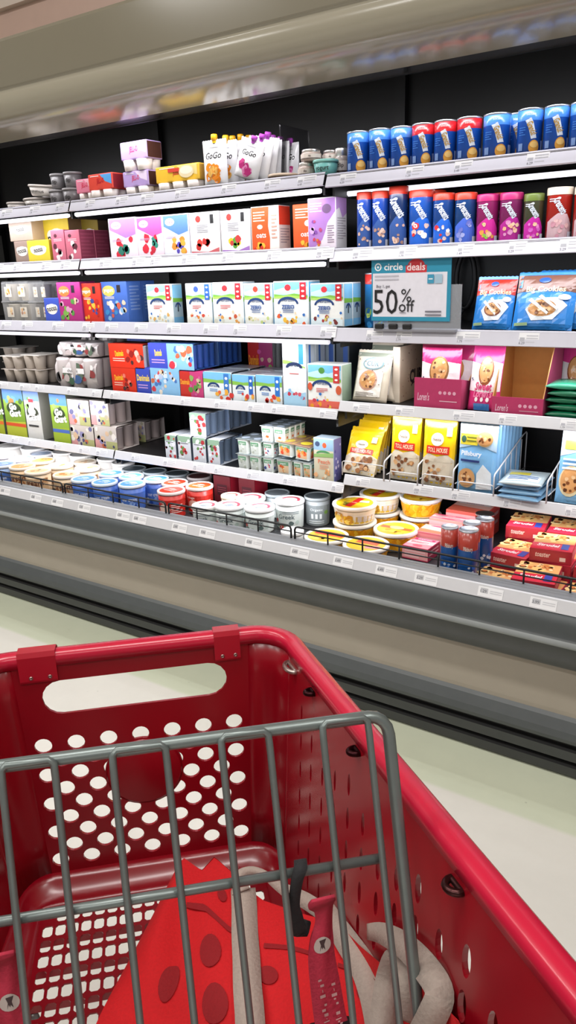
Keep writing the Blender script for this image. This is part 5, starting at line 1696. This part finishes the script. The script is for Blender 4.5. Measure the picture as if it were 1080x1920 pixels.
BL = [('r', 0, .0, 1, .98, '#7db4e0'), ('r', 0, .86, 1, .985, '#dfe8ee'), ('p', '#b8d4ea', [(0, .86), (1, .86), (1, .6), (.5, .7), (0, .62)]), ('r', .02, .68, .5, .84, '#e0cc3a'), ('e', .12, .76, .07, .05, '#3a5a48'), ('l', .2, .8, .46, 2, .05, '#6a6a2a')] + cookie(.68, .78, .22, .5, '#c49a62') + [('t', .36, .55, .09, 'Pillsbury', '#f0f4fa', .6, 0, .03), ('l', .08, .47, .6, 1, .08, '#2a3a78'), ('p', '#e8eef2', [(.55, .05), (.55, .28), (.7, .42), (.92, .3), (.95, .06)])] + cookie(.28, .2, .24, .6, '#c8a070')
kl = dict(name='dough_bag', group='pale blue dough bags', col='#86b8e0', bk='#5f9ed8', T=.022)
for i in range(8):
    pouchbag('pale blue dough bag, %s in the upright blue row' % (['front'] + ORD[1:])[i], 5, 3, 856 + i * 7.5, 928 + i * 6.5, 797 - i * 1.0, front=BL if i == 0 else [], tilt=.08, back=.014 + i * .034, **kl)
pouchbag('pale blue dough bag with round cookie at the edge of the lowest shelf', 5, 3, 1042, 1120, 812, front=BL[:3] + cookie(.35, .3, .3, .7, '#e0d0a8') + [('r', .1, .72, .7, .84, '#d8d048'), ('l', .1, .6, .8, 3, .06, '#f2f6fa')], tilt=.2, back=.02, **kl)
zf = PLATE[5, 3][1] - .006
for i in range(4):
    flatbag('pale blue dough bag lying flat, %s from the shelf up, before the wire divider' % ORD[i], 5, 3, 930 + 5 * (i % 2), 1012 + 4 * (i % 2), 885, -.02 + .01 * (i % 3), zf + i * .0165, .17, '#86b4d8' if i < 3 else '#c0d0d4', .016, rz=(-.08, .05, -.03, .1)[i], group='flat pale blue dough bags', front=[('r', .1, .1, .9, .5, '#dfe8ee'), ('r', .1, .55, .6, .8, '#d8cc50'), ('l', .15, .45, .85, 3, .1, '#4a6aa0')])
# white wire dividers
def divider(label, px, s=5, sec=3, h=.12, L=.34, back=-.004):
    Y, z = PLATE[s, sec]
    x = atY(px, 880, Y + .02).x
    t = thing('wire_divider', label, 'divider', (x, Y + .016 + back, z - .006), 0, 'white wire dividers')
    MB().tube([V3(p) for p in ((0, 0, 0), (0, 0, h * .55), (0, .006, h * .62), (0, L - .05, h * 1.25), (0, L - .01, h * 1.3), (0, L, h * 1.25), (0, L, 0))], .0026, 'plastic#d8d8da', 6).build('outer_wire', t)
    MB().tube([V3((0, .02, .02)), V3((0, L, .02))], .002, 'plastic#d8d8da', 6).build('base_wire', t)
    for k in range(1, 6):
        y = L * k / 6
        MB().tube([V3((0, y, .0)), V3((0, y, h * (.62 + .63 * k / 6)))], .0016, 'plastic#cfcfd2', 6).build('upright_wire', t)
    return t


for lb, px in (('white wire divider beside the leaning yellow bags', 722), ('white wire divider between the two yellow rows', 785), ('white wire divider between the yellow and blue bags', 852), ('white wire divider beyond the upright blue row', 929), ('white wire divider beside the bag at the edge', 1030)):
    divider(lb, px)
for lb, a, b, h_ in (('low white wire front guard before the leaning yellow bags', 637, 718, .05), ('low white wire front guard before the red banded row', 726, 782, .035), ('low white wire front guard before the second yellow row', 788, 849, .04), ('low white wire front guard before the blue row', 856, 926, .03)):
    Y, z = PLATE[5, 3]
    xa, xb = atY(a, 890, Y).x, atY(b, 900, Y).x
    t = thing('wire_guard', lb, 'guard', ((xa + xb) / 2, Y + .013, z - .004), 0, 'white wire front guards')
    w_ = (xb - xa) / 2 - .004
    MB().tube([V3(p) for p in ((-w_, 0, 0), (-w_, 0, h_), (-w_ + .006, 0, h_ + .004), (w_ - .006, 0, h_ + .004), (w_, 0, h_), (w_, 0, 0))], .002, 'plastic#dcdcde', 6).build('guard_wire', t)

# ================================================================== bottom deck
DZ = .5005
DECK = []


def decktub(label, cx, cy, wpx, h, lid, body, top, front=(), toparts=(), base=DZ, **kw):
    P = atZ(cx, cy, base + h)
    c = ROT.transposed() @ (P - V3((0, 0, CAM_H)))
    r = wpx / 2 / F_PX * -c.z
    t = tub(label, P.x, P.y, base, r, h, body, lid, top, front, toparts, **kw)
    if base > DZ + .01:
        DECK[-1][0].append(t)
    else:
        DECK.append(([t], r))
    return t, base + h, r


CREAM = [('r', .1, .1, .9, .85, '#cfae88'), ('b', 3, .15, .15, .85, .8, 10, ['#b8845a', '#e8d8c0', '#a06a40'], .1), ('t', .5, .6, .2, 'cream', '#6a3a28', .5)]
BLUE = [('r', 0, .05, 1, .80, '#4a72c0'), ('t', .5, .50, .12, 'sour cream', '#e8eef8', .4), ('b', 5, .2, .1, .8, .35, 6, ['#88a8e0', '#d8e4f4', '#2a4a98'], .08)]
REDT = [('r', 0, .03, 1, .80, '#c2281e'), ('e', .38, .4, .16, .22, '#e8c8b8'), ('l', .56, .6, .86, 5, .08, '#f0d8d0'), ('t', .3, .7, .12, 'cottage', '#f4e8e0', .4)]
WHT = [('r', .06, .05, .94, .8, '#d3dad6'), ('t', .45, .55, .2, 'Greek', '#4a5a60', .4), ('b', 7, .15, .08, .85, .4, 8, ['#8aa890', '#c83a34', '#b8c8c0', '#5a6a68'], .07), ('l', .3, .78, .75, 2, .07, '#8a949a')]
items = [
    # label, cx, cy, w, h, lid, body, top, front, toparts
    ('cream tub with orange lid, at the fence beside the far end', 37, 872, 48, .115, '#efe2d2', '#d9b890', '#e0a768', CREAM, 'o'),
    ('cream tub with orange lid in the second row', 79, 862, 47, .115, '#efe2d2', '#d9b890', '#dfa056', CREAM, 'o'),
    ('cream tub with blue lid in the second row beside the far end', 45, 857, 46, .115, '#e6e6ec', '#c8ccd8', '#8fb2e0', BLUE, 'b'),
    ('tub with blue and red lid at the far end of the fence', 12, 869, 46, .115, '#dfe4ee', '#8fa8d0', '#7fa0dc', BLUE, 'b'),
    ('cream tub with beige lid, first of the front cream tubs', 72, 881, 49, .115, '#efe0cc', '#dcc2a0', '#e6c79c', CREAM, 'o'),
    ('cream tub with pale lid in the second cream row', 119, 870, 48, .115, '#f0e4d4', '#dcc2a0', '#ead2b0', CREAM, 'o'),
    ('cream tub with beige lid, second of the front cream tubs', 124, 888, 50, .115, '#f0e0cc', '#d8bc98', '#e4c090', CREAM, 'o'),
    ('cream tub with pale lid beside the blue tubs', 164, 876, 49, .115, '#f0e4d4', '#dcc2a0', '#e8cca4', CREAM, 'o'),
    ('cream tub standing back under the lowest shelf', 160, 864, 44, .112, '#f0e8dc', '#dcc8b0', '#efdcc0', CREAM, 'o'),
    ('blue tub with blue lid, first of the front blue row', 157, 896, 48, .118, '#dfe8f2', '#3f62b0', '#69a4e0', BLUE, 'b'),
    ('blue tub with blue lid, second of the front blue row', 196, 902, 49, .118, '#dfe8f2', '#3f62b0', '#5f9ce0', BLUE, 'b'),
    ('blue tub with blue lid, third of the front blue row', 248, 905, 51, .118, '#dfe8f2', '#3f62b0', '#5f9ee2', BLUE, 'b'),
    ('blue tub with blue lid, first of the rear blue row', 208, 886, 47, .118, '#dfe8f2', '#3f62b0', '#5f9ee2', BLUE, 'b'),
    ('blue tub with blue lid, second of the rear blue row', 246, 891, 47, .118, '#dfe8f2', '#3f62b0', '#5a98de', BLUE, 'b'),
    ('blue tub with blue lid beside the red tubs', 294, 897, 48, .118, '#dfe8f2', '#2f4f9a', '#4f94dc', BLUE, 'b'),
    ('red tub with red lid, nearest the black fence', 321, 917, 53, .118, '#f0e2de', '#c2281e', '#da3a20', REDT, 'r'),
    ('red tub with red lid standing behind the other two', 325, 903, 50, .118, '#f0e2de', '#c2281e', '#d8361e', REDT, 'r'),
    ('red tub with red lid and white picture beside the dark gap', 374, 909, 52, .122, '#f0e2de', '#b8281e', '#dd4a1e', REDT, 'r'),
    ('white tub with dark lid, first of the dark lidded row', 250, 877, 46, .112, '#8a9296', '#9aa4a8', '#46525a', WHT, None),
    ('white tub with dark lid, second of the dark lidded row', 290, 882, 46, .112, '#8a9296', '#9aa4a8', '#46525a', WHT, None),
    ('dark lidded tub behind the red tubs', 332, 886, 46, .112, '#70787c', '#848c90', '#3c4448', WHT, None),
    ('brown lidded tub beside the dark red boxes', 374, 891, 48, .112, '#8f8886', '#6a5a58', '#4a2a28', WHT, None),
    ('white yogurt tub low at the fence beside the red tubs', 389, 946, 52, .085, '#dcd8d2', '#c8ccc8', '#c0ccd4', WHT, 'w'),
    ('white yogurt tub, second at the fence after the red tubs', 432, 943, 57, .10, '#f2f2f2', '#d9e0dc', '#dfe4ee', WHT, 'w'),
    ('white yogurt tub in the rear row with pink lid print', 473, 931, 56, .10, '#f2f2f2', '#d9e0dc', '#e8dfe6', WHT, 'w'),
    ('white yogurt tub, third at the fence after the red tubs', 494, 948, 59, .10, '#f2f2f2', '#d9e0dc', '#dfe4e8', WHT, 'w'),
    ('white yogurt tub with red picture beside the grey tub', 543, 936, 57, .115, '#eeeeee', '#d5dad8', '#dde6e2', WHT, 'w'),
    ('small cream lidded tub behind the white yogurt tubs', 437, 928, 38, .095, '#e8d8c0', '#c8bca8', '#e2cca8', WHT, 'w'),
    ('dark grey lidded tub behind the white yogurt tubs', 508, 924, 48, .105, '#8f979b', '#9aa2a4', '#6a7276', WHT, None),
    ('white tub lid low at the fence before the yellow tubs', 548, 994, 44, .062, '#f0f0f0', '#dadada', '#f4f4f4', (), None),
    ('grey tub with leaf print beside the yellow tubs', 588, 929, 50, .12, '#8d9496', '#9aa0a2', '#5c6468', [('r', .1, .05, .9, .85, '#8a9294'), ('t', .5, .66, .14, 'Organic', '#e8ecec', .5), ('r', .36, .3, .42, .5, '#e8ecec'), ('r', .47, .3, .53, .5, '#e8ecec'), ('r', .58, .3, .64, .5, '#e8ecec'), ('e', .76, .56, .06, .08, '#7aa04a'), ('l', .3, .22, .7, 2, .08, '#dfe4e4')], None),
]
TOPS = {'o': lambda s: [('b', s, .3, .3, .7, .7, 6, ['#c87a3a', '#f0d8b0', '#d89a58'], .12)], 'b': lambda s: [('p', '#bfd8f4', [(.2, .6), (.5, .75), (.8, .6), (.6, .52), (.4, .52)]), ('t', .5, .4, .14, 'sour cream', '#e8f0fa', .6)],
        'r': lambda s: [('p', '#f0c8b8', [(.25, .6), (.5, .7), (.75, .6), (.5, .54)]), ('t', .5, .38, .16, 'cottage', '#f8e0d8', .6)], 'w': lambda s: [('a', .5, .5, .42, .42, .12, '#c84a5a'), ('p', '#9aa8b8', [(.3, .45), (.5, .62), (.75, .5), (.55, .4)]), ('t', .5, .34, .1, 'yogurt', '#5a6a70', .5)]}
for i, (lb, cx, cy, w_, h_, lid, body, top, fr, tk) in enumerate(items):
    decktub(lb, cx, cy, w_, h_, lid, body, top, fr, TOPS[tk](i) if tk else [], group='round dairy tubs in the bottom deck')
# bright white tubs at the back on the far side
for i, (cx, cy, w_) in enumerate(((20, 834, 52), (66, 838, 52), (112, 846, 50), (150, 851, 48), (196, 858, 48), (232, 866, 44))):
    decktub('white lidded tub in the back row under the lowest shelf, %s from the far end' % ORD[i], cx, cy, w_, .122, '#f4f2ee', '#ece8e2', '#f6f3ee', [('l', .3, .6, .7, 3, .1, '#c8c0b8')], [('t', .5, .5, .16, 'ricotta', '#b8b0a8', .5)], group='round dairy tubs in the bottom deck')
for i, (cx, cy, w_, lid, top) in enumerate(((4, 853, 44, '#e8e0e4', '#d8b8c0'), (84, 850, 44, '#e8e8ee', '#b8c8e0'))):
    decktub(('pink lidded tub at the far end of the deck', 'pale blue lidded tub between the white and cream tubs')[i], cx, cy, w_, .112, lid, '#d8d0d0', top, CREAM, TOPS['b'](i), group='round dairy tubs in the bottom deck')
# dark red boxes under the shelf
for i, (a, b, y) in enumerate(((401, 432, 893), (448, 478, 897))):
    carton(('dark red carton under the lowest shelf beside the brown lidded tub', 'dark red carton under the lowest shelf, second after the brown lidded tub')[i], 0, 2, a, b, y, back=.42, col='#6a1822', side='#b01e34', front=[('r', .2, .3, .8, .7, '#4a1a22'), ('l', .25, .6, .75, 3, .08, '#8a3a44')], D_=.10, name='dairy_carton')

# yellow spread tubs (with clear domed sides), some stacked on another
YB = [('r', .02, .05, .98, .95, '#e8dcc8'), ('r', .08, .08, .92, .62, '#e6bc2a'), ('r', .5, .2, .9, .7, '#efe6dc'), ('l', .54, .62, .86, 5, .09, '#b8a8a8'), ('b', 2, .12, .15, .45, .55, 6, ['#c8901a', '#f2d860'], .09)]
YB2 = [('r', .02, .05, .98, .95, '#eda91a'), ('b', 4, .2, .1, .8, .8, 10, ['#f2bc30', '#e0920e'], .12)]


def YT(a):
    return [('e', .5, .5, .5, .5, '#e6bb22'), ('b', 7, .2, .25, .8, .75, 10, ['#c89a18', '#f0d050', '#8a7a30'], .09), ('r', .40, .12, .58, .92, '#cf2a22'), ('t', .49, .5, .07, 'butter', '#f4e0c0', .16), ('p', '#e8e0d0', [(.58, .7), (.8, .78), (.85, .62), (.6, .58)])] if a == 0 else [('e', .5, .5, .5, .5, '#ecba2c'), ('r', .06, .44, .94, .62, '#d8562a'), ('e', .5, .56, .2, .12, '#e8c888'), ('b', 9, .2, .15, .8, .38, 7, ['#f2d050', '#e09a20'], .1)]


ky = dict(group='yellow spread tubs', name='spread_tub', taper=.82)
HT = .072
for nm, cx, cy, w_, tk, bd in (('the front pair beside the grey tub', 663, 942, 84, 0, YB), ('the pair behind the front one', 710, 924, 78, 0, YB), ('the pair under the shelf beside the pink boxes', 788, 929, 80, 1, YB2)):
    P = atZ(cx, cy, DZ + 2 * HT)
    q_ = proj((P.x, P.y, DZ + HT))
    decktub('lower yellow spread tub of ' + nm, q_[0], q_[1], w_ * .985, HT, '#efe6da', '#d8c8a0', '#e8d8b0', YB2, (), **ky)
    decktub('upper yellow spread tub of ' + nm, cx, cy, w_, HT, '#f4eee6', '#e8d8b8', '#e6bb22', bd, YT(tk), base=DZ + HT + .001, **ky)
decktub('yellow spread tub with orange banded lid before the stacked pairs', 734, 993, 86, HT, '#f2ece2', '#d8cdb0', '#ecba2c', YB2, YT(1), **ky)
decktub('yellow spread tub with red lid print at the fence', 620, 1000, 84, .058, '#f0e8dc', '#d8cdb0', '#ecba2c', YB2, [('e', .5, .5, .5, .5, '#e8bc30'), ('r', .1, .52, .95, .78, '#cf3a32'), ('b', 3, .2, .15, .8, .45, 7, ['#f0d050', '#e8a828'], .1)], **ky)
decktub('yellow and pink lidded spread tub at the fence, second of two', 695, 1015, 88, .058, '#f0e8dc', '#d8cdb0', '#ecba2c', YB2, [('e', .5, .5, .5, .5, '#e8bc30'), ('r', .2, .5, .8, .82, '#d85a3a'), ('p', '#e88a90', [(.6, .2), (.95, .3), (.9, .5), (.55, .4)])], **ky)
# settle the tubs so that none stands inside another
for _ in range(80):
    for i in range(len(DECK)):
        for j in range(i):
            (ga, ra), (gb, rb_) = DECK[i], DECK[j]
            d = ga[0].location - gb[0].location
            d.z = 0
            need = ra + rb_ + .001
            L_ = d.length
            if L_ < need:
                d = (d / L_ if L_ > 1e-5 else V3((0, 1, 0))) * (need - L_) * .5
                for t in ga:
                    t.location += d
                for t in gb:
                    t.location -= d
        g_, r_ = DECK[i]
        low = 2.088 + r_ - g_[0].location.y
        if low > 0:
            for t in g_:
                t.location.y += low


# flat boxes piled on the deck
def fbox(label, cx, cy, zt, W, L, H, rz, col, side, top, front=(), name='pastry_box', group='red pastry boxes'):
    """box lying flat: (cx, cy) is where the middle of its front top edge shows, zt its top height"""
    P = atZ(cx, cy, zt)
    mb = MB().box(-W / 2, W / 2, 0, L, 0, H, 'paper' + col, .0015)
    art(mb, face_right(W / 2, .002, L - .004, .002, H - .004), L, H, [('r', 0, 0, 1, 1, side), ('l', .1, .8, .9, 2, .3, '#d8a0a0')], 'paper')
    art(mb, face_top(-W / 2 + .002, W - .004, .002, L - .004, H), W, L, top, 'gloss')
    art(mb, face_front(-W / 2, W, 0, H, 0), W, H, front, 'gloss')
    return solo(mb, name, label, 'box', (P.x, max(P.y, 2.098 + W / 2 * abs(rz)), zt - H), rz, group)


PK = [('r', 0, 0, 1, 1, '#e98f9a'), ('p', '#f1dcdc', [(0, .3), (1, .42), (1, .75), (0, .68)]), ('r', .1, .78, .9, .96, '#d83a68'), ('t', .5, .87, .1, 'crescent', '#f8e4e8', .6), ('e', .5, .18, .2, .1, '#d8506a'), ('l', .1, .6, .8, 4, .05, '#d87a8a')]
SLM = [('r', 0, 0, 1, 1, '#f0b8a8'), ('p', '#e86a50', [(0, 0), (1, 0), (1, .3), (0, .4)]), ('r', .08, .55, .92, .75, '#f2e4e0'), ('t', .5, .65, .1, 'biscuits', '#c83a5a', .6), ('e', .5, .88, .3, .06, '#d8306a')]
kb_ = dict(name='pink_dairy_box', group='pink dairy boxes')
B = DZ
pinks = [('pink dairy box lowest at the fence beside the spread tubs', 778, 1026, .05, .10, -.03, '#c03a5a', '#a02a44', PK), ('pink dairy box with white band, second along the pink boxes', 810, 1000, .072, .125, .0, '#e0808a', '#c85a6a', SLM),
         ('long pink and white box on the second step of pink boxes', 838, 975, .098, .14, .0, '#e88a80', '#c8505c', PK), ('long coral box with pink top at the back of the pink boxes', 872, 960, .118, .15, .0, '#e2584a', '#cf4a44', SLM)]
ys_ = [max(2.1, atZ(q[1], q[2], B + q[3]).y) for q in pinks] + [2.74]
for k, (lb, cx, cy, h_, w_, rz, c, sd, tp) in enumerate(pinks):
    fbox(lb, cx, cy, B + h_, w_, max(.05, min(.2, ys_[k + 1] - ys_[k] - .006)), h_ - .001, rz, c, sd, tp, [('r', 0, .1, 1, .9, '#e8a0a0'), ('l', .1, .7, .9, 3, .2, '#f0c8c8')], **kb_)


def tallcan(label, x0, x1, yt, back, H=.125, c='#1a4f90'):
    X, Y, zb, W, h = spot(0, 3, x0, x1, yt, back)
    r = W / 2
    return can(label, 0, 3, x0, x1, yt, back=back, body=c, band='#a5382c', bandh=.30, front=[('t', .5, .72, .09, 'Pillsbury', '#e8dcd4', .3), ('b', int(x0), .25, .15, .75, .45, 7, ['#c8d4e4', '#2a6ac0', '#e0e4ec'], .07), ('r', .15, .02, .85, .1, '#2a6ac0')], name='dough_can', group='short blue and red dough cans', turn=.35, capc='#b8bcc4')[0]


tallcan('blue and red dough can at the fence, first beside the pink boxes', 820, 851, 991, .02)
tallcan('blue and red dough can at the fence, second beside the pink boxes', 852, 888, 997, .01)
tallcan('dough can standing behind the first front can', 860, 893, 984, .09)
tallcan('dough can with silver top in the rear pair', 884, 918, 977, .17)
tallcan('dough can with silver top rearmost in the deck', 884, 918, 967, .25)
PT = [('r', 0, 0, 1, 1, '#d42e44'), ('p', '#e0a868', [(0, .36), (1, .44), (1, 1), (0, 1)]), ('b', 6, .08, .5, .92, .95, 16, ['#f0d090', '#c87a40', '#e8b870'], .12), ('b', 16, .08, .62, .92, .95, 7, ['#7a3a20', '#f6e0b0'], .05), ('t', .4, .24, .15, 'Strudel', '#f4e4e4', .55, 0, .03, .2), ('r', .72, .08, .9, .4, '#3a4aa0')]
RF = [('r', 0, 0, 1, 1, '#a42a36'), ('t', .32, .55, .34, 'toaster', '#e8c8c0', .36, 0, .02, .2), ('r', .72, .2, .86, .5, '#e0c8c0')]
BW, BL_, BH = .128, .158, .044
xs0 = atZ(899, 1052, .545).x + BW / 2 + .028
LV = {0: ('lowest', 'upper'), 1: ('lowest', 'middle', 'topmost'), 2: ('lowest', 'middle', 'topmost')}
ROWN = ['at the fence', 'in the middle row', 'in the back row']
HGT = [[1, 2, 1, 2, 2], [2, 3, 2, 3, 3], [3, 3, 4, 3, 4]]
for r_ in range(3):
    for c_ in range(5):
        n_ = HGT[r_][c_]
        X_ = xs0 + c_ * .137 + r_ * .004
        Y_ = 2.104 + r_ * .172
        for k in range(n_):
            topmost = k == n_ - 1
            rz = rnd.uniform(-.035, .035) if not (topmost and k) else rnd.choice([-.10, .08, -.07, .11])
            lvl = 'single' if n_ == 1 else (('lower', 'upper') if n_ == 2 else ('lowest', 'middle', 'topmost') if n_ == 3 else ('lowest', 'second', 'third', 'topmost'))[k]
            mb_col = ('#b81e30', '#c42a3c', '#a81c2e')[(c_ + r_ + k) % 3]
            P_ = proj((X_, Y_, B + (k + 1) * BH + .0005 * k))
            fbox('%s red pastry box %s, in the %s stack after the dough cans' % (lvl, ROWN[r_], ORD[c_]), P_[0], P_[1], B + (k + 1) * BH + .0006 * k, BW, BL_, BH - .001, rz, mb_col, '#d8849a' if (c_ + k + r_) % 4 == 1 else '#c43a56', PT, RF)
